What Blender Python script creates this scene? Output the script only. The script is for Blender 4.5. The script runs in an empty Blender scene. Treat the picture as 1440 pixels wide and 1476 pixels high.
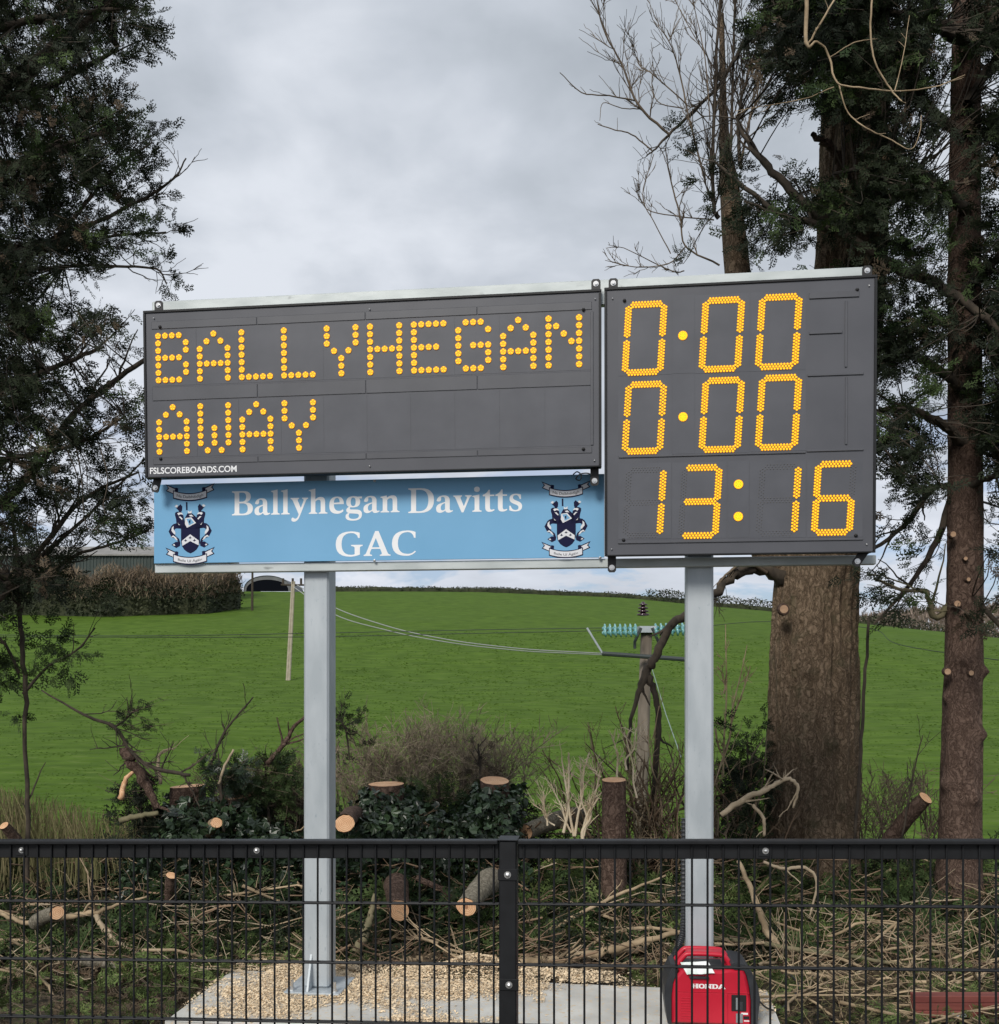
import bpy, math, random
import numpy as np
from mathutils import Vector, Matrix, Euler

# ------------------------------------------------------------------ camera, sky, sun, exposure
F = 1490.0; CXP = 720.0; HZP = 959.0; CAMZ = 1.95
sc = bpy.context.scene
cam_d = bpy.data.cameras.new('camera'); cam = bpy.data.objects.new('camera', cam_d)
sc.collection.objects.link(cam); sc.camera = cam
cam.location = (0, 0, CAMZ); cam.rotation_euler = (math.radians(90), 0, 0)
cam_d.sensor_fit = 'HORIZONTAL'; cam_d.sensor_width = 36; cam_d.lens = 36 * F / 1440
cam_d.shift_y = (HZP - 738) / 1440 * 1440 / 1476   # shift is in units of the longer side
cam_d.sensor_fit = 'AUTO'; cam_d.lens = 36 * F / 1476
cam_d.clip_end = 2000; cam_d.clip_start = 0.05
sc.view_settings.view_transform = 'Standard'; sc.view_settings.look = 'None'
sc.view_settings.gamma = 1; sc.view_settings.use_curve_mapping = False
sc.view_settings.exposure = 0.0
SUN_EL, SUN_AZ = 37, 203      # azimuth measured clockwise from +Y (the view direction)
w = bpy.data.worlds.new('World'); sc.world = w; w.use_nodes = True
nt = w.node_tree; nt.nodes.clear()
def nd(t, ty, **k):
    n = t.nodes.new(ty)
    for a, b in k.items():
        if a.startswith('i_'): n.inputs[a[2:].replace('_', ' ')].default_value = b
        else: setattr(n, a, b)
    return n
def math_n(t, op, a, b=None, c=None, clamp=False):
    n = t.nodes.new('ShaderNodeMath'); n.operation = op; n.use_clamp = clamp
    for i, v in enumerate((a, b, c)):
        if v is None: continue
        if isinstance(v, (int, float)): n.inputs[i].default_value = v
        else: t.links.new(v, n.inputs[i])
    return n.outputs[0]
def ramp(t, fac, stops):
    n = t.nodes.new('ShaderNodeValToRGB'); cr = n.color_ramp
    while len(cr.elements) < len(stops): cr.elements.new(0.5)
    for e, (p, c) in zip(cr.elements, stops):
        e.position = p; e.color = (c[0], c[1], c[2], 1)
    if fac is not None: t.links.new(fac, n.inputs[0])
    return n.outputs[0]
def mixc(t, fac, a, b, bt='MIX'):
    n = t.nodes.new('ShaderNodeMix'); n.data_type = 'RGBA'; n.blend_type = bt
    for s, v in ((n.inputs[0], fac), (n.inputs[6], a), (n.inputs[7], b)):
        if isinstance(v, (int, float)): s.default_value = v
        elif isinstance(v, (tuple, list)): s.default_value = (v[0], v[1], v[2], 1)
        else: t.links.new(v, s)
    return n.outputs[2]
sky = nd(nt, 'ShaderNodeTexSky', sky_type='NISHITA', sun_disc=False)
sky.sun_elevation = math.radians(SUN_EL); sky.sun_rotation = math.radians(SUN_AZ)
sky.air_density = 1.0; sky.dust_density = 1.5
tc = nt.nodes.new('ShaderNodeTexCoord'); sep = nt.nodes.new('ShaderNodeSeparateXYZ')
nt.links.new(tc.outputs['Generated'], sep.inputs[0])
zz = math_n(nt, 'ADD', math_n(nt, 'MAXIMUM', sep.outputs[2], 0.0), 0.22)
cx_ = math_n(nt, 'DIVIDE', sep.outputs[0], zz); cy_ = math_n(nt, 'DIVIDE', sep.outputs[1], zz)
cmb = nt.nodes.new('ShaderNodeCombineXYZ')
nt.links.new(cx_, cmb.inputs[0]); nt.links.new(cy_, cmb.inputs[1])
def wnoise(scale, det, rough, off, dist=0.0):
    mp = nt.nodes.new('ShaderNodeMapping'); mp.inputs[1].default_value = off
    nt.links.new(cmb.outputs[0], mp.inputs[0])
    n = nd(nt, 'ShaderNodeTexNoise'); n.inputs['Scale'].default_value = scale
    n.inputs['Detail'].default_value = det; n.inputs['Roughness'].default_value = rough
    n.inputs['Distortion'].default_value = dist
    nt.links.new(mp.outputs[0], n.inputs['Vector']); return n.outputs[0]
n1 = wnoise(1.25, 7, 0.5, (3.1, 1.7, 0), 0.15); n2 = wnoise(4.5, 5, 0.5, (9.1, 4.2, 0), 0.2)
cl = math_n(nt, 'ADD', math_n(nt, 'MULTIPLY', n1, 0.68), math_n(nt, 'MULTIPLY', n2, 0.32))
ccol = ramp(nt, cl, [(0.35, (0.39, 0.43, 0.485)), (0.43, (0.475, 0.52, 0.58)), (0.51, (0.575, 0.62, 0.69)), (0.61, (0.75, 0.79, 0.86))])
# cloud cover thins in gaps low over the horizon
gapn = wnoise(2.1, 5, 0.6, (0.4, 7.7, 0), 0.3)
low = math_n(nt, 'SUBTRACT', 1.0, math_n(nt, 'MULTIPLY', sep.outputs[2], 3.2), clamp=True)
gap = math_n(nt, 'MULTIPLY', low, math_n(nt, 'MULTIPLY', math_n(nt, 'SUBTRACT', gapn, 0.50), 12.0, clamp=True), clamp=True)
lowb = mixc(nt, math_n(nt, 'MULTIPLY', low, 0.55), ccol, (0.82, 0.86, 0.96))
skm = mixc(nt, 1.0, sky.outputs[0], (0.07, 0.085, 0.115), 'MULTIPLY')
fin = mixc(nt, math_n(nt, 'MULTIPLY', gap, 0.85), lowb, skm)
bg = nt.nodes.new('ShaderNodeBackground'); nt.links.new(fin, bg.inputs[0]); bg.inputs[1].default_value = 1.0
wo = nt.nodes.new('ShaderNodeOutputWorld'); nt.links.new(bg.outputs[0], wo.inputs[0])
sd = bpy.data.lights.new('sun', 'SUN'); sd.energy = 2.7; sd.angle = math.radians(18); sd.color = (1.0, 0.95, 0.87)
so = bpy.data.objects.new('sun', sd); sc.collection.objects.link(so)
so.rotation_euler = (math.radians(90 - SUN_EL), 0, math.radians(-SUN_AZ + 180)); so.location = (-4, -6, 12)

# ------------------------------------------------------------------ helpers
COL = sc.collection
def P(px, py, d): return np.array([(px - CXP) / F * d, d, CAMZ + (HZP - py) / F * d])
def srgb(r, g, b):
    f = lambda c: (c / 255 / 12.92) if c / 255 <= 0.04045 else ((c / 255 + 0.055) / 1.055) ** 2.4
    return (f(r), f(g), f(b))
def tag(o, label=None, cat=None, group=None, kind=None):
    if label: o['label'] = label
    if cat: o['category'] = cat
    if group: o['group'] = group
    if kind: o['kind'] = kind
    return o
def thing(name, loc, label, cat, group=None, mat=None):
    o = bpy.data.objects.new(name, None); o.empty_display_size = 0.1; COL.objects.link(o)
    if mat is not None: o.matrix_world = mat
    else: o.location = loc
    return tag(o, label, cat, group)
class G:
    """collects geometry, links it as ONE mesh object"""
    def __init__(s): s.v = []; s.f = []; s.n = 0
    def add(s, v, f, m=0):
        v = np.asarray(v, float).reshape(-1, 3)
        if isinstance(f, np.ndarray) and f.ndim == 2: s.f.append((f + s.n, m))
        else:
            by = {}
            for q in f: by.setdefault(len(q), []).append(q)
            for q in by.values(): s.f.append((np.array(q, int) + s.n, m))
        s.v.append(v); s.n += len(v); return s
    def box(s, x0, x1, y0, y1, z0, z1, m=0, M=None):
        v = np.array([(x, y, z) for z in (z0, z1) for y in (y0, y1) for x in (x0, x1)], float)
        if M is not None: v = v @ np.array(M.to_3x3()).T + np.array(M.translation)
        return s.add(v, [(0, 2, 3, 1), (4, 5, 7, 6), (0, 1, 5, 4), (2, 6, 7, 3), (0, 4, 6, 2), (1, 3, 7, 5)], m)
    def bbox(s, x0, x1, y0, y1, z0, z1, b=0.003, m=0):
        """box with chamfered vertical/horizontal edges"""
        pts = []; 
        xs = (x0, x1); ys = (y0, y1); zs = (z0, z1); idx = {}
        for i in (0, 1):
            for j in (0, 1):
                for k in (0, 1):
                    sx = b if i == 0 else -b; sy = b if j == 0 else -b; sz = b if k == 0 else -b
                    idx[i, j, k, 'x'] = len(pts); pts.append((xs[i], ys[j] + sy, zs[k] + sz))
                    idx[i, j, k, 'y'] = len(pts); pts.append((xs[i] + sx, ys[j], zs[k] + sz))
                    idx[i, j, k, 'z'] = len(pts); pts.append((xs[i] + sx, ys[j] + sy, zs[k]))
        f = []
        def q(*a): f.append(tuple(idx[t] for t in a))
        for i in (0, 1): q((i,0,0,'x'), (i,1,0,'x'), (i,1,1,'x'), (i,0,1,'x'))
        for j in (0, 1): q((0,j,0,'y'), (1,j,0,'y'), (1,j,1,'y'), (0,j,1,'y'))
        for k in (0, 1): q((0,0,k,'z'), (1,0,k,'z'), (1,1,k,'z'), (0,1,k,'z'))
        for i in (0, 1):
            for j in (0, 1): q((i,j,0,'x'), (i,j,1,'x'), (i,j,1,'y'), (i,j,0,'y'))
            for k in (0, 1): q((i,0,k,'x'), (i,1,k,'x'), (i,1,k,'z'), (i,0,k,'z'))
        for j in (0, 1):
            for k in (0, 1): q((0,j,k,'y'), (1,j,k,'y'), (1,j,k,'z'), (0,j,k,'z'))
        for i in (0, 1):
            for j in (0, 1):
                for k in (0, 1): f.append((idx[i,j,k,'x'], idx[i,j,k,'y'], idx[i,j,k,'z']))
        return s.add(pts, f, m)
    def tube(s, pts, r, n=6, m=0, cap=False):
        pts = np.asarray(pts, float); k = len(pts)
        r = np.full(k, float(r)) if np.isscalar(r) else np.asarray(r, float)
        t = np.gradient(pts, axis=0); t /= np.linalg.norm(t, axis=1)[:, None] + 1e-9
        a = np.array([0., 0, 1]) if abs(t[0][2]) < 0.9 else np.array([1., 0, 0])
        u = np.zeros_like(pts)
        for i in range(k):
            a = a - t[i] * a.dot(t[i]); a /= np.linalg.norm(a) + 1e-9; u[i] = a
        b = np.cross(t, u); an = np.arange(n) * 2 * math.pi / n
        v = pts[:, None] + r[:, None, None] * (np.cos(an)[None, :, None] * u[:, None] + np.sin(an)[None, :, None] * b[:, None])
        i = np.arange(k - 1)[:, None] * n; j = np.arange(n)[None]; j2 = (j + 1) % n
        f = np.stack([i + j, i + j2, i + n + j2, i + n + j], -1).reshape(-1, 4)
        base = s.n
        s.add(v.reshape(-1, 3), f, m)
        if cap:
            s.f.append((np.array([[base + q for q in range(n)][::-1]]), m))
            s.f.append((np.array([[base + (k - 1) * n + q for q in range(n)]]), m))
        return s
    def inst(s, pv, pf, R, S, T, m=0):
        """numpy-placed copies of a prototype"""
        v = np.einsum('nij,kj->nki', R, pv) * np.asarray(S)[:, None, None] + T[:, None]
        N, k = len(T), len(pv)
        f = (pf[None] + (np.arange(N) * k)[:, None, None]).reshape(-1, pf.shape[1])
        return s.add(v.reshape(-1, 3), f, m)
    def mesh(s, name, mats, smooth=False):
        me = bpy.data.meshes.new(name)
        if not s.v: return me
        v = np.concatenate(s.v); me.vertices.add(len(v)); me.vertices.foreach_set('co', v.ravel().astype(np.float32))
        loops = np.concatenate([f.ravel() for f, _ in s.f])
        tot = np.concatenate([np.full(len(f), f.shape[1]) for f, _ in s.f])
        mi = np.concatenate([np.full(len(f), m) for f, m in s.f])
        me.loops.add(len(loops)); me.loops.foreach_set('vertex_index', loops.astype(np.int32))
        me.polygons.add(len(tot))
        me.polygons.foreach_set('loop_start', np.concatenate([[0], np.cumsum(tot)[:-1]]).astype(np.int32))
        me.polygons.foreach_set('loop_total', tot.astype(np.int32))
        me.polygons.foreach_set('material_index', mi.astype(np.int32))
        me.polygons.foreach_set('use_smooth', np.full(len(tot), bool(smooth)))
        for mt in (mats if isinstance(mats, (list, tuple)) else [mats]): me.materials.append(mt)
        me.update(calc_edges=True); me.validate()
        return me
    def build(s, name, mats, parent=None, smooth=False, fixn=False):
        me = s.mesh(name, mats, smooth)
        if fixn:
            import bmesh
            bm = bmesh.new(); bm.from_mesh(me); bmesh.ops.recalc_face_normals(bm, faces=bm.faces); bm.to_mesh(me); bm.free()
        return link(name, me, parent)
def link(name, me, parent=None, loc=None, rot=None):
    o = bpy.data.objects.new(name, me); COL.objects.link(o)
    if parent is not None: o.parent = parent
    if loc is not None: o.location = loc
    if rot is not None: o.rotation_euler = rot
    return o
def cyl(g, c, r, h, n=16, axis='y', m=0, r2=None):
    """capped cylinder from c along axis by h"""
    r2 = r if r2 is None else r2
    an = np.arange(n) * 2 * math.pi / n; ca, sa = np.cos(an), np.sin(an); z = np.zeros(n)
    if axis == 'y': a = np.stack([ca * r, z, sa * r], 1); b = np.stack([ca * r2, z + h, sa * r2], 1)
    elif axis == 'z': a = np.stack([ca * r, sa * r, z], 1); b = np.stack([ca * r2, sa * r2, z + h], 1)
    else: a = np.stack([z, ca * r, sa * r], 1); b = np.stack([z + h, ca * r2, sa * r2], 1)
    v = np.concatenate([a, b]) + np.array(c); q = np.arange(n); q2 = (q + 1) % n
    g.add(v, np.stack([q, q2, q2 + n, q + n], 1), m)
    g.f.append((np.array([list(range(n))[::-1]]) + g.n - 2 * n, m)); g.f.append((np.array([list(range(n, 2 * n))]) + g.n - 2 * n, m))
def prism(g, poly, y0, y1, m=0):
    """polygon in x,z extruded along y (convex or simple polygon)"""
    n = len(poly); v = [(x, y0, z) for x, z in poly] + [(x, y1, z) for x, z in poly]
    f = [tuple(range(n)), tuple(range(2 * n - 1, n - 1, -1))] + [(i + n, (i + 1) % n + n, (i + 1) % n, i) for i in range(n)]
    return g.add(v, f, m)
# numpy noise
def _h(i, j, k, s):
    n = (i * 374761393 + j * 668265263 + k * 2147483647 + s * 974711) & 0xffffffff
    n = ((n ^ (n >> 13)) * 1274126177) & 0xffffffff
    return ((n ^ (n >> 16)) & 0xffff) / 65535.0
def vnoise(x, y, z=0.0, s=0):
    x, y, z = np.broadcast_arrays(np.asarray(x, float), np.asarray(y, float), np.asarray(z, float))
    i, j, k = (np.floor(q).astype(np.int64) for q in (x, y, z)); fx, fy, fz = x - i, y - j, z - k
    fx, fy, fz = (q * q * (3 - 2 * q) for q in (fx, fy, fz)); r = 0
    for a in (0, 1):
        for b in (0, 1):
            for c in (0, 1):
                r = r + _h(i + a, j + b, k + c, s) * (fx if a else 1 - fx) * (fy if b else 1 - fy) * (fz if c else 1 - fz)
    return r
def fbm(x, y, z=0.0, o=4, s=0):
    r = 0; a = 0.5
    for q in range(o): r = r + a * vnoise(np.asarray(x) * 2 ** q, np.asarray(y) * 2 ** q, np.asarray(z) * 2 ** q, s + q); a *= 0.5
    return r
def rotmats(dirs, roll):
    """rotation matrices with +X along dirs, rolled"""
    d = dirs / (np.linalg.norm(dirs, axis=1)[:, None] + 1e-9)
    up = np.tile([0., 0, 1], (len(d), 1)); up[np.abs(d[:, 2]) > 0.95] = [1., 0, 0]
    b = np.cross(up, d); b /= np.linalg.norm(b, axis=1)[:, None]; c = np.cross(d, b)
    cr, sr = np.cos(roll)[:, None], np.sin(roll)[:, None]
    b2 = b * cr + c * sr; c2 = -b * sr + c * cr
    return np.stack([d, b2, c2], -1)
def catmull(pts, sub=5):
    p = np.asarray(pts, float)
    if len(p) < 3: 
        t = np.linspace(0, 1, sub + 1)[:, None]; return p[0] * (1 - t) + p[-1] * t
    q = np.vstack([2 * p[0] - p[1], p, 2 * p[-1] - p[-2]]); out = []
    for i in range(1, len(q) - 2):
        for t in np.arange(sub) / sub:
            out.append(0.5 * (2 * q[i] + (q[i + 1] - q[i - 1]) * t + (2 * q[i - 1] - 5 * q[i] + 4 * q[i + 1] - q[i + 2]) * t * t + (3 * q[i] - q[i - 1] - 3 * q[i + 1] + q[i + 2]) * t ** 3))
    out.append(p[-1]); return np.array(out)
def traced(pix, sub=5):
    """pix: (px, py, depth, width_px) -> smooth 3D path and radii"""
    a = np.array([[*P(x, y, d), wd * d / F / 2] for x, y, d, wd in pix]); c = catmull(a, sub)
    return c[:, :3], np.maximum(c[:, 3], 0.001)

# ------------------------------------------------------------------ materials
def mat(name, col, col2=None, rough=0.7, scale=8.0, stretch=(1, 1, 1), bump=0.0, bscale=None, metal=0.0, spec=0.5,
        island=0.0, detail=5, contrast=(0.35, 0.65), coat=0.0, bdist=0.01, trans=0.0, speck=None):
    m = bpy.data.materials.new(name); m.use_nodes = True; t = m.node_tree; b = t.nodes['Principled BSDF']
    b.inputs['Roughness'].default_value = rough; b.inputs['Metallic'].default_value = metal
    b.inputs['Specular IOR Level'].default_value = spec
    b.inputs['Coat Weight'].default_value = coat
    tcn = t.nodes.new('ShaderNodeTexCoord'); mp = t.nodes.new('ShaderNodeMapping'); mp.inputs[3].default_value = stretch
    t.links.new(tcn.outputs['Object'], mp.inputs[0])
    n = nd(t, 'ShaderNodeTexNoise'); n.inputs['Scale'].default_value = scale; n.inputs['Detail'].default_value = detail
    t.links.new(mp.outputs[0], n.inputs['Vector'])
    if col2 is not None: c = ramp(t, n.outputs[0], [(contrast[0], col), (contrast[1], col2)])
    else: c = None
    if speck is not None:
        vo = nd(t, 'ShaderNodeTexNoise'); vo.inputs['Scale'].default_value = speck[1]; vo.inputs['Detail'].default_value = 2
        t.links.new(mp.outputs[0], vo.inputs['Vector'])
        fac = math_n(t, 'MULTIPLY', math_n(t, 'SUBTRACT', vo.outputs[0], speck[2]), 9.0, clamp=True)
        c = mixc(t, fac, c if c is not None else col, speck[0])
    if island:
        g = t.nodes.new('ShaderNodeNewGeometry')
        v = math_n(t, 'ADD', math_n(t, 'MULTIPLY', g.outputs['Random Per Island'], 2 * island), 1 - island)
        mm = nd(t, 'ShaderNodeVectorMath', operation='SCALE')
        if c is None: mm.inputs[0].default_value = col
        else: t.links.new(c, mm.inputs[0])
        t.links.new(v, mm.inputs['Scale']); c = mm.outputs[0]
    if c is None: b.inputs['Base Color'].default_value = (*col, 1)
    else: t.links.new(c, b.inputs['Base Color'])
    if bump:
        bn = nd(t, 'ShaderNodeTexNoise'); bn.inputs['Scale'].default_value = bscale or scale * 2; bn.inputs['Detail'].default_value = 6
        t.links.new(mp.outputs[0], bn.inputs['Vector'])
        bp = t.nodes.new('ShaderNodeBump'); bp.inputs['Strength'].default_value = bump; bp.inputs['Distance'].default_value = bdist
        t.links.new(bn.outputs[0], bp.inputs['Height']); t.links.new(bp.outputs[0], b.inputs['Normal'])
    if trans:
        tr = t.nodes.new('ShaderNodeBsdfTranslucent'); mx = t.nodes.new('ShaderNodeMixShader'); mx.inputs[0].default_value = trans
        if c is None: tr.inputs[0].default_value = (*col, 1)
        else: t.links.new(c, tr.inputs[0])
        t.links.new(b.outputs[0], mx.inputs[1]); t.links.new(tr.outputs[0], mx.inputs[2])
        t.links.new(mx.outputs[0], t.nodes['Material Output'].inputs[0])
    return m
def emis(name, col, st):
    m = bpy.data.materials.new(name); m.use_nodes = True; b = m.node_tree.nodes['Principled BSDF']
    b.inputs['Base Color'].default_value = (col[0] * .6, col[1] * .6, col[2] * .6, 1)
    b.inputs['Emission Color'].default_value = (*col, 1); b.inputs['Emission Strength'].default_value = st
    b.inputs['Roughness'].default_value = 0.35; return m
M = {}
M['galv'] = mat('galvanised_steel', (0.38, 0.42, 0.45), (0.47, 0.51, 0.54), 0.5, 9, (1, 1, 0.35), 0.15, 60, 0.25, 0.5, bdist=0.002, speck=((0.33, 0.38, 0.42), 70, 0.66))
M['galv2'] = mat('galvanised_rail', (0.40, 0.44, 0.44), (0.52, 0.56, 0.56), 0.5, 10, (0.4, 1, 1), 0.15, 60, 0.2, 0.5, bdist=0.002, speck=((0.26, 0.28, 0.28), 22, 0.66))
M['panel'] = mat('smoked_panel', (0.076, 0.078, 0.090), (0.092, 0.094, 0.107), 0.36, 3, (1, 1, 1), 0.04, 5, 0, 0.45)
M['module'] = mat('display_module', (0.082, 0.085, 0.098), (0.098, 0.101, 0.116), 0.38, 5, (1, 1, 1), 0.05, 9, 0, 0.4)
M['band'] = mat('display_channel', (0.072, 0.074, 0.085), (0.086, 0.088, 0.100), 0.4, 5)
M['black'] = mat('black_powder_coat', (0.007, 0.0075, 0.009), (0.011, 0.012, 0.014), 0.5, 20, spec=0.35, bump=0.06, bscale=150, bdist=0.001)
M['lug'] = mat('black_lug', (0.012, 0.012, 0.013), None, 0.5)
M['hole'] = mat('black_plug', (0.006, 0.006, 0.007), None, 0.6)
M['bolt'] = mat('zinc_bolt', (0.62, 0.62, 0.62), None, 0.3, metal=0.8)
M['white'] = mat('white_print', (0.80, 0.81, 0.83), (0.86, 0.87, 0.88), 0.5, 6)
M['ribbon'] = mat('ribbon_print', (0.68, 0.69, 0.73), None, 0.5)
M['navy'] = mat('navy_print', (0.006, 0.007, 0.040), None, 0.6, spec=0.15)
M['ink'] = mat('grey_ink', (0.12, 0.12, 0.13), None, 0.5)
M['sky_blue'] = mat('blue_sign_face', (0.155, 0.375, 0.60), (0.175, 0.405, 0.64), 0.42, 2.2, bump=0.02, bscale=4, spec=0.4)
M['led'] = emis('amber_led_lens', (1.0, 0.50, 0.016), 1.45)
M['ledhalo'] = emis('amber_led_halo_base', (0.80, 0.34, 0.01), 0.45)  # base disc emits too, standing in for the orange halo round the lenses
M['unlit'] = mat('unlit_led', (0.16, 0.155, 0.15), None, 0.25)
M['concrete'] = mat('pad_concrete', (0.44, 0.43, 0.40), (0.60, 0.59, 0.55), 0.85, 3.5, bump=0.35, bscale=45, bdist=0.004, speck=((0.58, 0.47, 0.33), 30, 0.57))
M['chips'] = mat('fresh_wood_chips', (0.74, 0.59, 0.40), None, 0.85, island=0.22)
def bark_mat(name, crack, mid, ridge, sc_=20, st=.24, moss=None, bd=.02):
    m = bpy.data.materials.new(name); m.use_nodes = True; t = m.node_tree; b = t.nodes['Principled BSDF']; b.inputs['Roughness'].default_value = .95; b.inputs['Specular IOR Level'].default_value = .2
    tcn = t.nodes.new('ShaderNodeTexCoord'); nn = nd(t, 'ShaderNodeTexNoise'); nn.inputs['Scale'].default_value = 7; nn.inputs['Detail'].default_value = 5; t.links.new(tcn.outputs['Object'], nn.inputs['Vector'])
    off = nd(t, 'ShaderNodeVectorMath', operation='SCALE'); t.links.new(nn.outputs['Color'], off.inputs[0]); off.inputs['Scale'].default_value = .26
    ad = nd(t, 'ShaderNodeVectorMath', operation='ADD'); t.links.new(tcn.outputs['Object'], ad.inputs[0]); t.links.new(off.outputs[0], ad.inputs[1])
    mp = t.nodes.new('ShaderNodeMapping'); mp.inputs[3].default_value = (1, 1, st); t.links.new(ad.outputs[0], mp.inputs[0])
    vo = nd(t, 'ShaderNodeTexVoronoi', feature='DISTANCE_TO_EDGE'); vo.inputs['Scale'].default_value = sc_; t.links.new(mp.outputs[0], vo.inputs['Vector'])
    fi = nd(t, 'ShaderNodeTexNoise'); fi.inputs['Scale'].default_value = sc_ * 4; fi.inputs['Detail'].default_value = 8; fi.inputs['Roughness'].default_value = .7; t.links.new(mp.outputs[0], fi.inputs['Vector'])
    h = math_n(t, 'ADD', math_n(t, 'MULTIPLY', math_n(t, 'MINIMUM', vo.outputs['Distance'], .30), 1.25), math_n(t, 'MULTIPLY', math_n(t, 'SUBTRACT', fi.outputs[0], .36), 1.5))
    c = ramp(t, h, [(0.05, crack), (.30, mid), (.62, ridge)])
    if moss:
        f = math_n(t, 'MULTIPLY', math_n(t, 'SUBTRACT', nn.outputs[0], .54), 5.0, clamp=True); c = mixc(t, math_n(t, 'MULTIPLY', f, .55), c, moss)
    t.links.new(c, b.inputs['Base Color']); bp = t.nodes.new('ShaderNodeBump'); bp.inputs['Strength'].default_value = 1; bp.inputs['Distance'].default_value = bd
    t.links.new(h, bp.inputs['Height']); t.links.new(bp.outputs[0], b.inputs['Normal']); return m
M['bark'] = bark_mat('furrowed_bark', (0.060, 0.041, 0.027), (0.175, 0.125, 0.082), (0.35, 0.26, 0.18), 30, .15, (0.10, 0.10, 0.055))
M['redbark'] = bark_mat('reddish_bark', (0.035, 0.021, 0.016), (0.10, 0.065, 0.050), (0.19, 0.130, 0.102), 32, .10, None, .012)
M['logbark'] = bark_mat('pale_log_bark', (0.10, 0.09, 0.065), (0.19, 0.17, 0.13), (0.30, 0.27, 0.215), 26, .6, None, .008)
M['limb'] = mat('dark_limb_bark', (0.030, 0.024, 0.018), (0.075, 0.058, 0.042), 0.95, 14, (1, 1, 0.5), 0.5, 40)
M['twig'] = mat('brown_twig', (0.085, 0.062, 0.042), (0.15, 0.115, 0.08), 0.9, 5, island=0.35)
M['paletan'] = mat('weathered_pale_branch', (0.30, 0.235, 0.155), (0.46, 0.37, 0.26), 0.88, 8, bump=.3, bscale=50)
M['warmtwig'] = mat('warm_brown_twig', (0.12, 0.075, 0.045), (0.22, 0.15, 0.095), 0.9, 5, island=0.4)
M['greytwig'] = mat('grey_brown_twig', (0.14, 0.11, 0.075), (0.25, 0.205, 0.145), 0.9, 5, island=0.35)
M['paletwig'] = mat('pale_bare_twig', (0.66, 0.53, 0.36), (0.84, 0.71, 0.52), 0.85, 6, island=0.2)
M['tan'] = mat('tan_branch', (0.20, 0.145, 0.085), (0.42, 0.32, 0.205), 0.9, 7, (1, 1, 1), 0.3, 40, island=0.25)
M['mossy'] = mat('greenish_branch', (0.10, 0.10, 0.05), (0.20, 0.17, 0.10), 0.9, 7, bump=0.3, bscale=40)
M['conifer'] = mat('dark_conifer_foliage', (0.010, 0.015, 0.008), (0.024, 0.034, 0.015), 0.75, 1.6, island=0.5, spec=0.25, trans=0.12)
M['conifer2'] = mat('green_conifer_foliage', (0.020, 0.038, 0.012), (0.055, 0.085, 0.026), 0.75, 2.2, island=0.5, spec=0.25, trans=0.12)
M['brown_foliage'] = mat('brown_dead_sprays', (0.045, 0.032, 0.018), (0.10, 0.07, 0.04), 0.85, 2.2, island=0.4)
M['cover'] = mat('moss_and_weeds', (0.040, 0.064, 0.018), (0.11, 0.145, 0.045), 0.8, 3, island=.5, spec=.2)
M['ivy'] = mat('ivy_leaves', (0.010, 0.022, 0.010), (0.028, 0.050, 0.022), 0.38, 5, island=0.55, spec=0.5)
M['cut'] = mat('fresh_cut_wood', (0.60, 0.32, 0.16), (0.76, 0.46, 0.26), 0.75, 6, bump=0.2, bscale=60)
def ring_mat(name, c1, c2, c3):
    m = bpy.data.materials.new(name); m.use_nodes = True; t = m.node_tree; b = t.nodes['Principled BSDF']; b.inputs['Roughness'].default_value = .8
    tcn = t.nodes.new('ShaderNodeTexCoord'); sp_ = t.nodes.new('ShaderNodeSeparateXYZ'); t.links.new(tcn.outputs['Object'], sp_.inputs[0])
    nn = nd(t, 'ShaderNodeTexNoise'); nn.inputs['Scale'].default_value = 14; nn.inputs['Detail'].default_value = 4; t.links.new(tcn.outputs['Object'], nn.inputs['Vector'])
    r2 = math_n(t, 'SQRT', math_n(t, 'ADD', math_n(t, 'MULTIPLY', sp_.outputs[0], sp_.outputs[0]), math_n(t, 'MULTIPLY', sp_.outputs[1], sp_.outputs[1])))
    ph = math_n(t, 'ADD', math_n(t, 'MULTIPLY', r2, 520.0), math_n(t, 'MULTIPLY', nn.outputs[0], 9.0)); w_ = math_n(t, 'ADD', math_n(t, 'MULTIPLY', math_n(t, 'SINE', ph), .22), .5)
    base = ramp(t, math_n(t, 'ADD', math_n(t, 'MULTIPLY', w_, .6), math_n(t, 'MULTIPLY', nn.outputs[0], .4)), [(.25, c1), (.5, c2), (.72, c3)])
    t.links.new(base, b.inputs['Base Color']); bp = t.nodes.new('ShaderNodeBump'); bp.inputs['Strength'].default_value = .5; bp.inputs['Distance'].default_value = .004
    n3 = nd(t, 'ShaderNodeTexNoise'); n3.inputs['Scale'].default_value = 90; t.links.new(tcn.outputs['Object'], n3.inputs['Vector']); t.links.new(n3.outputs[0], bp.inputs['Height']); t.links.new(bp.outputs[0], b.inputs['Normal']); return m
M['cut'] = ring_mat('fresh_cut_wood_rings', (0.42, 0.20, 0.10), (0.64, 0.37, 0.20), (0.80, 0.54, 0.34))
M['cutdark'] = mat('heartwood', (0.34, 0.17, 0.09), None, 0.8)
M['grass'] = mat('field_turf', (0.055, 0.102, 0.011), (0.086, 0.150, 0.018), 0.9, 1.1, (.45, 1, 1), bump=0.8, bscale=1.8, bdist=0.17, spec=0.1, speck=((0.10, 0.15, 0.03), 2.2, 0.60), detail=10, contrast=(.36, .66))
M['blade'] = mat('grass_blades', (0.060, 0.118, 0.014), (0.085, 0.150, 0.020), 0.8, 0.35, island=0.2, spec=0.2, trans=0.25)
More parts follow.
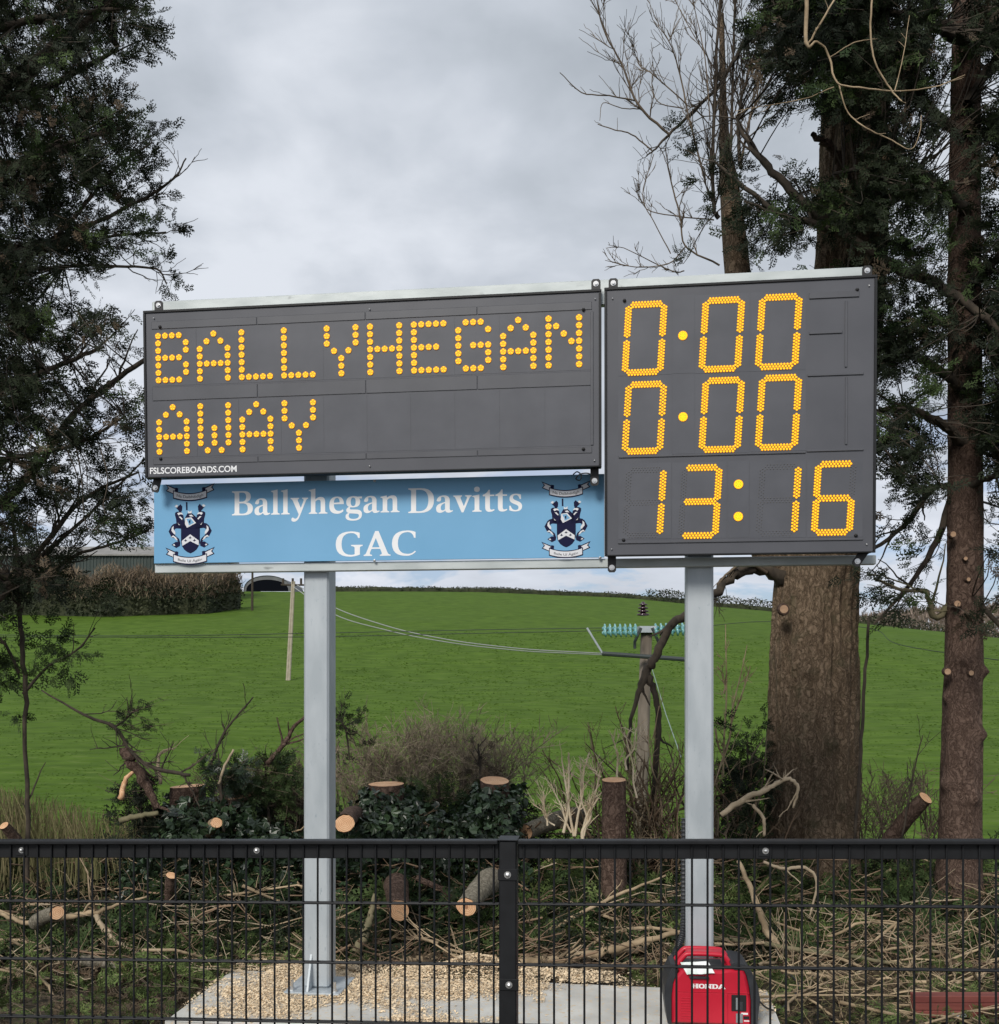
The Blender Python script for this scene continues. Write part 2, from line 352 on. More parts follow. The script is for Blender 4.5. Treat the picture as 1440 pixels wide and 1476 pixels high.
M['ground'] = mat('littered_soil', (0.022, 0.018, 0.010), (0.075, 0.058, 0.034), 0.95, 5, bump=0.8, bscale=30, bdist=0.02, speck=((0.05, 0.065, 0.02), 7, 0.56))
M['straw'] = mat('dry_grass_stems', (0.23, 0.19, 0.10), (0.13, 0.13, 0.05), 0.9, 2, island=0.35)

# ------------------------------------------------------------------ terrain
def crestz(x): return np.interp(x, [-260, -96, -3, 24, 51, 97, 160, 300], [17.5, 16.4, 16.2, 15.0, 12.6, 5.9, -1, -8])
def H(x, y):
    x = np.asarray(x, float); y = np.asarray(y, float)
    a = np.interp(y, [-50, 9.6, 12, 16, 24, 34, 80], [-.12, -.12, -.5, -1.6, -2.5, -2.2, .8])
    t = np.clip((y - 80) / 120, 0, 1); t2 = np.clip((y - 200) / 300, 0, 1)
    z = a + (crestz(x) - 0.8) * t - 22 * t2 * t2 - 4 * t2
    und = (fbm(x / 22, y / 22, 0, 3, 5) - 0.44) * 1.0 * np.clip((y - 20) / 40, 0, 1) * np.clip((215 - y) / 60, 0.15, 1)
    near = (fbm(x * 1.3, y * 1.3, 0, 3, 9) - 0.44) * 0.10 * np.clip((y - 6.9) / 0.8, 0, 1)
    return z + und + near
ys = np.concatenate([np.linspace(-30, 5, 8), np.linspace(5.5, 12, 40), np.linspace(12.4, 40, 60), np.linspace(40.8, 130, 110), np.linspace(131.5, 240, 70), np.linspace(245, 620, 40)])
xs = np.concatenate([np.linspace(-500, -130, 20), np.linspace(-125, -12, 90), np.linspace(-11.5, 11.5, 90), np.linspace(12, 125, 90), np.linspace(130, 500, 20)])
def sheet(name, xs, ys, m, label, dz=0):
    X, Y = np.meshgrid(xs, ys); Z = H(X, Y) + dz; nx = len(xs)
    i = np.arange(len(ys) - 1)[:, None] * nx + np.arange(nx - 1)[None]
    g = G(); g.add(np.stack([X, Y, Z], -1).reshape(-1, 3), np.stack([i, i + 1, i + 1 + nx, i + nx], -1).reshape(-1, 4))
    o = g.build(name, m, smooth=True); return tag(o, label, None, None, 'structure')
sheet('field', xs, ys[ys >= 9.9], M['grass'], 'green grass field rising to a low crest behind the felled trees')
sheet('ground', xs, np.concatenate([ys[ys < 9.9], [ys[ys >= 9.9][0]]]), M['ground'], 'dark littered soil strip behind the fence')
R = random.Random(7); NR = np.random.RandomState(11)
# turf blades on the field, denser near, in flattened tufts
g = G(); N = 60000
u = NR.rand(N); yy = 14 + (120 - 14) * u ** 1.5; half = yy * 0.52 + 2; xx = (NR.rand(N) * 2 - 1) * half
dn = fbm(xx / 1.5, yy / 2.5, 0, 3, 21); k = dn > 0.30 + .22 * NR.rand(N); xx, yy = xx[k], yy[k]; n = len(xx)
sz = (0.018 + 0.0011 * yy) * (0.6 + NR.rand(n)); ang = NR.rand(n) * math.pi
pv = np.array([[-.5, 0, -.1], [.5, 0, -.1], [.75, .25, .9], [-.6, -.1, .7]]); pf = np.array([[0, 1, 2, 3]])
Rm = np.zeros((n, 3, 3)); Rm[:, 0, 0] = np.cos(ang); Rm[:, 1, 0] = np.sin(ang); Rm[:, 0, 1] = -np.sin(ang); Rm[:, 1, 1] = np.cos(ang); Rm[:, 2, 2] = .75
pvt = pv.copy(); pvt[:, 2] *= 0.42
g.inst(pvt, pf, Rm, sz, np.stack([xx, yy, H(xx, yy)], 1))
tag(g.build('grass_tufts', M['blade']), 'short green tufts standing in the pasture', 'grass', kind='stuff')

# ------------------------------------------------------------------ spray / leaf prototypes
def spray_proto(seed, n=9):
    r = random.Random(seed); v = []; f = []
    def blade(a, b, wd):
        a = np.array(a); b = np.array(b); d = b - a; nrm = np.array([-d[1], d[0], 0]); nrm = nrm / (np.linalg.norm(nrm) + 1e-9) * wd
        i = len(v); mid = a + d * .45; v.extend([a, mid + nrm, b, mid - nrm]); f.append((i, i + 1, i + 2, i + 3))
    blade((0, 0, 0), (1, r.uniform(-.1, .1), -.15), .022)
    for i in range(n):
        t = .12 + .85 * i / n; s = 1 if i % 2 else -1; L = .42 * (1 - .55 * t) * r.uniform(.7, 1.2); an = s * r.uniform(.6, .95)
        b0 = np.array([t, 0, -.15 * t * t]); d = np.array([math.cos(an), math.sin(an), r.uniform(-.25, .1)])
        blade(b0, b0 + d * L, .042)
        for q in range(3):
            c0 = b0 + d * L * (.3 + .25 * q); a2 = an + (1 if q % 2 else -1) * r.uniform(.5, .8)
            blade(c0, c0 + np.array([math.cos(a2), math.sin(a2), r.uniform(-.3, .2)]) * L * .42, .034)
    return np.array(v), np.array(f)
SPR = [spray_proto(s) for s in (1, 2, 3)]
ivv = np.array([[0, 0, 0], [.15, .38, .05], [.55, .5, 0], [.62, .2, .06], [1, 0, -.05], [.62, -.2, .06], [.55, -.5, 0], [.15, -.38, .05]])
ivf = np.array([[0, 1, 2, 3], [0, 3, 4, 5], [0, 5, 6, 7]])
def crown_mesh(clumps, m, name, parent, per=11, size=(.16, .30), reach=.34, seed=0, thick=None, tw=None):
    """clumps: (pos, dir) arrays; each becomes a short branchlet with sprays"""
    rs = np.random.RandomState(seed); pos = np.array([c[0] for c in clumps]); dr = np.array([c[1] for c in clumps]); g = G()
    N = len(pos)
    for q in range(3):
        T = []; D = []
        for j in range(per // 3 + (1 if q < per % 3 else 0)):
            t = rs.rand(N)[:, None]; off = dr * t * reach + rs.randn(N, 3) * reach * .20
            T.append(pos + off); D.append(dr * .9 + rs.randn(N, 3) * .65 + np.array([0, 0, -.12]))
        T = np.concatenate(T); D = np.concatenate(D)
        g.inst(SPR[q][0], SPR[q][1], rotmats(D, rs.rand(len(T)) * 6.28), size[0] + rs.rand(len(T)) * (size[1] - size[0]), T)
    return g.build(name, m, parent)
def nearest(limbs, p):
    d = np.linalg.norm(limbs - p, axis=1); return limbs[np.argmin(d)]
def link_twigs(g, limbs, clumps, r=.005, frac=1.0, seed=0, up=.1):
    rr = random.Random(seed)
    for p, d in clumps:
        if rr.random() > frac: continue
        a = nearest(limbs, p); L = np.linalg.norm(p - a)
        if L > 1.6: continue
        mid = (a + p) / 2 + np.array([rr.uniform(-.1, .1), rr.uniform(-.1, .1), rr.uniform(-.12, up)]) * L
        g.tube(catmull([a, mid, p, p + d * .3], 3), np.linspace(r * (1 + L), r * .4, 10), 3)
def sprout(g, path, rad, n, L, r=random, lev=2, spread=.9, up=.25, taper=.5, tips=None, sides=3, t0=.15):
    path = np.asarray(path)
    for i in range(n):
        t = r.uniform(t0, 1); k = min(int(t * (len(path) - 1)), len(path) - 2)
        b = path[k]; tg = path[k + 1] - path[k]; tg = tg / (np.linalg.norm(tg) + 1e-9)
        d = tg + np.array([r.gauss(0, 1), r.gauss(0, .7), r.gauss(0, 1)]) * spread * .7 + np.array([0, 0, up]); d /= np.linalg.norm(d)
        l = L * r.uniform(.4, 1.1); rr = min(rad[k] * .6, rad[k] * .7) if lev > 0 else rad[k] * .6
        rr = max(rr, .0030); bend = np.array([r.gauss(0, .25), r.gauss(0, .2), r.gauss(.12, .25)])
        ts = np.linspace(0, 1, 6)[:, None]; jit = np.array([[r.gauss(0, .018), r.gauss(0, .018), r.gauss(0, .018)] for _ in range(6)]) * l; jit[0] = 0
        pp = b + d * l * ts + bend * l * ts * ts * .5 + jit
        rd = np.linspace(rr, max(rr * .35, .0019), 6); g.tube(pp, rd, sides)
        if tips is not None: tips.append((pp[-1], d))
        if lev > 1: sprout(g, pp, rd, max(2, int(n * .35)), L * taper, r, lev - 1, spread, up, taper, tips, sides)

# ------------------------------------------------------------------ scoreboard frame
A_ = math.radians(7.6)
U = np.array([math.cos(A_), -math.sin(A_), 0]); N0 = np.array([-math.sin(A_), -math.cos(A_), 0]); Zv = np.array([0, 0, 1.])
OB = P(737, 959, 6.108)          # on the post centre plane, at eye height
def plane(off, tilt=0.0, zpiv=0.35):
    """frame off metres in front of the posts, tilted forward"""
    t = math.radians(tilt); V = math.cos(t) * Zv + math.sin(t) * N0; Nn = math.cos(t) * N0 - math.sin(t) * Zv
    O = OB + N0 * off + Zv * zpiv
    Mx = Matrix(((U[0], -Nn[0], V[0], O[0]), (U[1], -Nn[1], V[1], O[1]), (U[2], -Nn[2], V[2], O[2]), (0, 0, 0, 1)))
    def uv(px, py, n=0.0):
        dr = np.array([(px - CXP) / F, 1, (HZP - py) / F]); c = np.array([0, 0, CAMZ]); o = O + Nn * n
        k = (o - c).dot(Nn) / dr.dot(Nn); q = c + dr * k - o
        return q.dot(U), q.dot(V)
    return Mx, uv
MF, uvF = plane(0.0, 0, -CAMZ)     # frame: local z = height above pad
fr = thing('scoreboard_frame', None, 'galvanised steel frame of two square posts and long rails carrying the scoreboards', 'frame', mat=MF)
ztop = uvF(737, 430)[1]
for px, wpx in ((455.5, 37), (1008.5, 39)):
    u0 = uvF(px, 1100, .078)[0]
    g = G(); g.bbox(u0 - .078, u0 + .078, -.078, .078, .02, ztop - .06, .012); g.build('post', M['galv'], fr)
    g = G(); g.bbox(u0 - .17, u0 + .17, -.17, .17, 0.0, .018, .003); bp_ = g.build('base_plate', M['galv'], fr)
    for sx in (-1, 1):
        for sy in (-1, 1):
            g = G(); cyl(g, (u0 + sx * .13, sy * .13, .018), .017, .014, 6, 'z'); cyl(g, (u0 + sx * .13, sy * .13, .032), .009, .045, 8, 'z')
            g.build('anchor_bolt', M['bolt'], bp_)
    g = G(); prism(g, [(-.155, .019), (-.0785, .019), (-.0785, .22)], -.006, .006)
    o = g.build('gusset', M['galv'], fr, fixn=True); o.rotation_euler = (0, 0, math.radians(90)); o.location = (u0 - .03, 0, 0)
# rails
def rail(pxa, pya0, pya1, pxb, pyb0, pyb1, n0, n1, name='rail'):
    ua, va0 = uvF(pxa, pya0, n1); _, va1 = uvF(pxa, pya1, n1); ub, vb0 = uvF(pxb, pyb0, n1); _, vb1 = uvF(pxb, pyb1, n1)
    z1 = (va0 + vb0) / 2; z0 = (va1 + vb1) / 2
    g = G(); g.bbox(ua, ub, -n1, -n0, z0, z1, .004); return g.build(name, M['galv2'], fr), z0, z1
TR = rail(219, 434.5, 470, 1257, 384, 420, .081, .131)
BR = rail(223, 813.5, 826.5, 1263, 800.5, 813, .081, .136)

# ------------------------------------------------------------------ LED scoreboards
TILT = 1.6
def dome(r=1.0, n=6, k=2):
    v = []; f = []
    for j in range(k):
        a = j / k * math.pi / 2
        for i in range(n): v.append((math.cos(i * 2 * math.pi / n) * math.cos(a) * r, -math.sin(a) * r, math.sin(i * 2 * math.pi / n) * math.cos(a) * r))
    v.append((0, -r, 0)); top = len(v) - 1
    for j in range(k - 1):
        for i in range(n): f.append((j * n + i, j * n + (i + 1) % n, (j + 1) * n + (i + 1) % n, (j + 1) * n + i))
    for i in range(n): f.append(((k - 1) * n + i, (k - 1) * n + (i + 1) % n, top))
    return np.array(v), f
DV, DF = dome(1, 6, 2); DV4, DF4 = dome(1, 6, 1)
def add_dome(g, x, z, r, y=0, m=0, lo=False):
    g.add((DV4 if lo else DV) * r + np.array([x, y, z]), DF4 if lo else DF, m)
def board(pxs, label, name):
    Mx, uv = plane(.30, TILT, .35)
    c = [uv(*p) for p in pxs]   # TL TR BR BL
    u0 = (c[0][0] + c[3][0]) / 2; u1 = (c[1][0] + c[2][0]) / 2; v1 = (c[0][1] + c[1][1]) / 2; v0 = (c[2][1] + c[3][1]) / 2
    t = thing(name, None, label, 'scoreboard', mat=Mx)
    bw = .014; bb = .008; D = .10
    g = G(); g.bbox(u0 + .004, u1 - .004, .012, D, v0 + .004, v1 - .004, .004); g.build('housing', M['black'], t)
    for a in ((u0, u1, v1 - bw, v1), (u0, u1, v0, v0 + bb), (u0, u0 + bw, v0 + bb + .001, v1 - bw - .001), (u1 - bw, u1, v0 + bb + .001, v1 - bw - .001)):
        g = G(); g.bbox(a[0], a[1], -.006, .0115, a[2], a[3], .002); g.build('frame_edge', M['black'], t)
    g = G(); g.box(u0 + bw, u1 - bw, .002, .0112, v0 + bb, v1 - bw); g.build('panel', M['panel'], t)
    return t, uv, (u0, u1, v0, v1)
def screw(t, u, v, r=.006, m='bolt'):
    g = G(); add_dome(g, u, v, r, -.0035); g.build('screw' if m == 'bolt' else 'plug', M[m], t)
def lug(t, uvf, px, py, down=False, ang=0.0):
    """black lug whose bolt shows at px, py; the plate runs back up (or down) to the housing"""
    yb = .150 if not down else .060; u, v = uvf(px, py, -yb); sg_ = -1 if down else 1; Lp = .11
    pts = [(-.026, -Lp), (.026, -Lp), (.026, .016), (.016, .027), (-.016, .027), (-.026, .016)]
    if down: pts = [(x * .9, -z) for x, z in pts]
    g = G(); prism(g, pts, yb, yb + .008); o = g.build('bracket', M['lug'], t, fixn=True)
    g = G(); cyl(g, (0, yb - .003, 0), .0155, .0028, 14); cyl(g, (0, yb - .011, 0), .009, .0078, 6); g.build('bracket_bolt', M['bolt'], o)
    o.location = (u, 0, v); o.rotation_euler = (0, ang, 0); return o
# ---- left board with the team names
tL, uvL, (u0, u1, v0, v1) = board([(207, 447), (867.5, 418), (866.5, 676), (209, 686.5)], 'wide grey LED team name board reading BALLYHEGAN and AWAY', 'name_scoreboard')
FONT = {'A': ['00100', '01010', '10001', '10001', '11111', '10001', '10001'], 'B': ['11110', '10001', '10001', '11110', '10001', '10001', '11110'],
        'L': ['10000'] * 6 + ['11111'], 'Y': ['10001', '10001', '10001', '01010', '00100', '00100', '00100'], 'H': ['10001', '10001', '10001', '11111', '10001', '10001', '10001'],
        'E': ['11111', '10000', '10000', '11110', '10000', '10000', '11111'], 'G': ['01110', '10001', '10000', '10111', '10001', '10001', '01110'],
        'N': ['10001', '11001', '10101', '10011', '10001', '10001', '10001'], 'W': ['10001', '10001', '10001', '10101', '10101', '10101', '01010']}
FONT['A'] = ['00100', '01010', '10001', '10001', '11111', '10001', '10001']; FONT['B'][1] = '10001'
FONT['G'] = ['01110', '10001', '10000', '10111', '10001', '10001', '01110']
FONT['Y'] = ['10001', '10001', '10001', '01010', '00100', '00100', '00100']
ua, va = uvL(228, 483.7); ub, vb = uvL(834.7, 458.5); _, vc = uvL(228, 547.5)
pu = (ub - ua) / 58; pv_ = (va - vc) / 6; va = (va + vb) / 2
_, va2 = uvL(289, 585.7); 
# modules: two rows of tiles behind the letters
for row, vt in ((0, va), (1, va2)):
    for i in range(10):
        x0 = ua + (6 * i - .5) * pu + .001; x1 = ua + (6 * i + 5.5) * pu - .001
        if i == 9: x1 += pu * .3
        g = G(); g.box(x0 - (.4 * pu if i == 0 else 0), x1,   .0010, .0018, vt - 6.75 * pv_, vt + .75 * pv_); g.build('display_module', M['module'], tL)
gapv = (va - 6.75 * pv_, va2 + .75 * pv_)
for a, b in ((va + .95 * pv_, va + 2.0 * pv_), (gapv[1] + .2 * pv_, gapv[0] - .2 * pv_), (va2 - 7.75 * pv_, va2 - 6.95 * pv_)):
    for q in range(4):
        x0 = u0 + .05 + q * (u1 - u0 - .1) / 4; x1 = x0 + (u1 - u0 - .1) / 4 - .003
        if abs(b - a) > .01: g = G(); g.bbox(x0, x1, -.0015, .0018, min(a, b), max(a, b), .002); g.build('display_channel', M['band'], tL)
g = G(); g.bbox(u1 - .060, u1 - .045, -.004, .0018, v0 + .12, v1 - .12, .002); g.build('display_channel', M['band'], tL)
# one LED cluster: five lenses round a sixth on a round base that glows for the halo
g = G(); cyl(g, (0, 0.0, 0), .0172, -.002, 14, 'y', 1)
for k in range(5):
    a = math.pi / 2 + k * 2 * math.pi / 5; add_dome(g, math.cos(a) * .0108, math.sin(a) * .0112, .0050, -.002)
add_dome(g, 0, 0, .0028, -.002)
cl_me = g.mesh('led_cluster', [M['led'], M['ledhalo']])
def word(s, u, v):
    for i, ch in enumerate(s):
        for r_, row in enumerate(FONT[ch]):
            for c_, b in enumerate(row):
                if b == '1': link('led_cluster', cl_me, tL, (u + (6 * i + c_) * pu, -.0008, v - r_ * pv_)).scale = (1.06, 1, 1.06)
word('BALLYHEGAN', ua, va); word('AWAY', ua, va2)
for px, py in ((222, 459), (533, 446), (858, 431), (533, 672), (857, 664)): screw(tL, *uvL(px, py), .0052)
for px, py in ((231, 471.5), (841, 446.5), (232, 661.5), (841, 647.5)): screw(tL, *uvL(px, py), .0105, 'hole')
lug(tL, uvL, 228.5, 440); lug(tL, uvL, 859, 409)
lug(tL, uvL, 224, 703, True, .25); lug(tL, uvL, 857, 693, True, 0)

def text_mesh(s, height, mtl, name='text', bold=0.0, space=1.0):
    cu = bpy.data.curves.new(name, 'FONT'); cu.body = s; cu.size = 1; cu.offset = bold; cu.space_character = space
    o = bpy.data.objects.new('tmp', cu); COL.objects.link(o); dg = bpy.context.evaluated_depsgraph_get()
    me = bpy.data.meshes.new_from_object(o.evaluated_get(dg)); bpy.data.objects.remove(o)
    n = len(me.vertices); v = np.zeros(n * 3); me.vertices.foreach_get('co', v); v = v.reshape(-1, 3)
    return v, [tuple(p.vertices) for p in me.polygons]
def flat_text(s, u0, u1, z0, z1, y, mtl, parent, name='lettering', bold=0.0):
    v, f = text_mesh(s, 1, mtl, name, bold); mn = v.min(0); mx = v.max(0)
    x = u0 + (v[:, 0] - mn[0]) / (mx[0] - mn[0]) * (u1 - u0); z = z0 + (v[:, 1] - mn[1]) / (mx[1] - mn[1]) * (z1 - z0)
    g = G(); g.add(np.stack([x, np.full(len(x), y), z], 1), f); return g.build(name, mtl, parent)
a = uvL(216, 683.3); b = uvL(341, 672.6); flat_text('FSLSCOREBOARDS.COM', a[0], b[0], a[1], a[1] + .037, .0012, M['white'], tL, bold=.018)

# ---- right board with score and clock
tR, uvR, (u0, u1, v0, v1) = board([(870.5, 415), (1265.5, 396), (1261, 797), (872, 801.5)], 'squarish grey LED score board showing 0:00 twice and 13:16', 'score_scoreboard')
K = 3.14; q = lambda x, y: uvR(860 + x / K, 370 + y / K)
MPP = 1 / 251.0 / K
def cell(x0, y0, x1, y1, m='module', y=.0010):
    a = q(x0, y0); b = q(x1, y1); c = q(x1, y0); d = q(x0, y1)
    g = G(); g.box((a[0] + d[0]) / 2 + .001, (b[0] + c[0]) / 2 - .001, y, .0018, (b[1] + d[1]) / 2 + .001, (a[1] + c[1]) / 2 - .001); return g.build('display_module', M[m], tR)
xe = [97, 342, 444, 694, 948]
for r0, r1, dy in ((183, 537, 0), (542, 902, 0)):
    for i in range(4): cell(xe[i], r0 - xe[i] * .045 + 5, xe[i + 1], r1 - xe[i] * .035 + 3)
for a_, b_ in ((97, 338), (341, 590), (593, 690), (693, 948), (951, 1205)): cell(a_, 935 - a_ * .02, b_, 1278 - a_ * .008)
def bar(x0, y0, x1, y1, th=8, horiz=True):
    a = q(x0, y0); b = q(x1, y1)
    g = G()
    if horiz: g.bbox(a[0], b[0], -.005, .0018, (a[1] + b[1]) / 2 - th * MPP / 2, (a[1] + b[1]) / 2 + th * MPP / 2, .0015)
    else: g.bbox((a[0] + b[0]) / 2 - th * MPP / 2, (a[0] + b[0]) / 2 + th * MPP / 2, -.005, .0018, b[1], a[1], .0015)
    g.build('display_channel', M['band'], tR)
bar(962, 180, 1188, 165, 26); bar(962, 348, 1112, 337, 12); bar(955, 540, 1208, 525, 10); bar(100, 912, 945, 880, 8); bar(950, 880, 1208, 872, 8)
bar(1130, 200, 1128, 500, 10, False); bar(1130, 545, 1130, 850, 9, False); bar(97, 1292, 1205, 1280, 9)
# a seven segment digit: bounding box 0..1, slanted, hex-packed LEDs along each segment
def seg_pts(s, W, Hh):
    sl = .085 * W / (W * 1.0) * W * 1.15          # slant over full height
    th = .0150 * .82; row = .0120; pitch = .0160
    hx = W / 2 - th - sl / 2; hy = Hh / 2 - th
    pts = []
    def put(a, b, rows=(-1, 0, 1)):
        a = np.array(a); b = np.array(b); d = b - a; L = np.linalg.norm(d); d = d / L; nn = np.array([-d[1], d[0]])
        n = int(L / pitch)
        for r_ in rows:
            m_ = n + (1 if r_ == 0 else 0); o = 0 if r_ == 0 else .5
            for k_ in range(m_): pts.append(a + d * ((k_ + o) / n * L if n else 0) + nn * r_ * row)
    c = .019
    if s == 'a': put((-hx + c * .75, hy), (hx - c * .75, hy))
    if s == 'd': put((-hx + c * .75, -hy), (hx - c * .75, -hy))
    if s == 'g': put((-hx + c * .6, 0), (hx - c * .6, 0))
    if s == 'f': put((-hx, hy - c * .55), (-hx, c * .62))
    if s == 'b': put((hx, hy - c * .55), (hx, c * .62))
    if s == 'e': put((-hx, -c * .62), (-hx, -hy + c * .55))
    if s == 'c': put((hx, -c * .62), (hx, -hy + c * .55))
    # corner LEDs
    return [(p[0] + p[1] / Hh * sl, p[1]) for p in pts]
SEGS = {'0': 'abcdef', '1': 'bc', '3': 'abcdg', '6': 'acdefg'}
def digit(ch, x0, y0, x1, y1):
    a = q(x0, y0); b = q(x1, y1); c = q(x1, y0); d = q(x0, y1)
    W = ((b[0] - d[0]) + (c[0] - a[0])) / 2; Hh = ((a[1] - d[1]) + (c[1] - b[1])) / 2
    cx = (a[0] + b[0] + c[0] + d[0]) / 4; cz = (a[1] + b[1] + c[1] + d[1]) / 4
    dg = bpy.data.objects.new('digit', None); dg.empty_display_size = .05; COL.objects.link(dg); dg.parent = tR; dg.location = (cx, -.0008, cz)
    for s in 'abcdefg':
        pts = seg_pts(s, W, Hh); lit = s in SEGS[ch]
        if not lit and y0 < 900: continue
        g = G()
        for x, z in pts:
            if lit:
                add_dome(g, x, z, .0051, -.0012, 0, True)
        if lit:
            ar = np.array(pts); 
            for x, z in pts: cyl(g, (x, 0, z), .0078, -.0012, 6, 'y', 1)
            g.build('segment', [M['led'], M['ledhalo']], dg)
        else:
            for x, z in pts: add_dome(g, x, z, .0030, 0, 0, True)
            g.build('unlit_segment', M['unlit'], dg)
for x0, y0, x1, y1 in ((117, 206, 317, 533), (465, 187, 668, 518), (720, 173, 928, 507), (117, 568, 315, 890), (465, 550, 667, 882), (720, 538, 926, 872)): digit('0', x0, y0, x1, y1)
digit('1', 118, 955, 314, 1270); digit('3', 370, 945, 566, 1272); digit('1', 722, 940, 924, 1262); digit('6', 974, 928, 1174, 1258)
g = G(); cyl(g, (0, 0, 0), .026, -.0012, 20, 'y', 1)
for rr_, n_ in ((0, 1), (.0095, 6), (.0190, 13)):
    for k in range(n_): add_dome(g, math.cos(k * 6.2832 / n_) * rr_, math.sin(k * 6.2832 / n_) * rr_, .0051, -.0012, 0, True)
dot_me = g.mesh('dot', [M['led'], M['ledhalo']])
for x, y in ((390, 357), (391, 725), (642, 1030), (641, 1176)):
    a = q(x, y); link('score_dot', dot_me, tR, (a[0], -.0008, a[1]))
for x, y in ((72, 190), (1233, 132), (68, 1324), (1222, 1302)): screw(tR, *q(x, y), .0048)
for x, y in ((126, 199), (1179, 150), (122, 1283), (1173, 1262)): screw(tR, *q(x, y), .0105, 'hole')
lug(tR, uvR, 884, 408); lug(tR, uvR, 1250, 390)
lug(tR, uvR, 882, 818, True, 0); lug(tR, uvR, 1236, 809, True, .6)

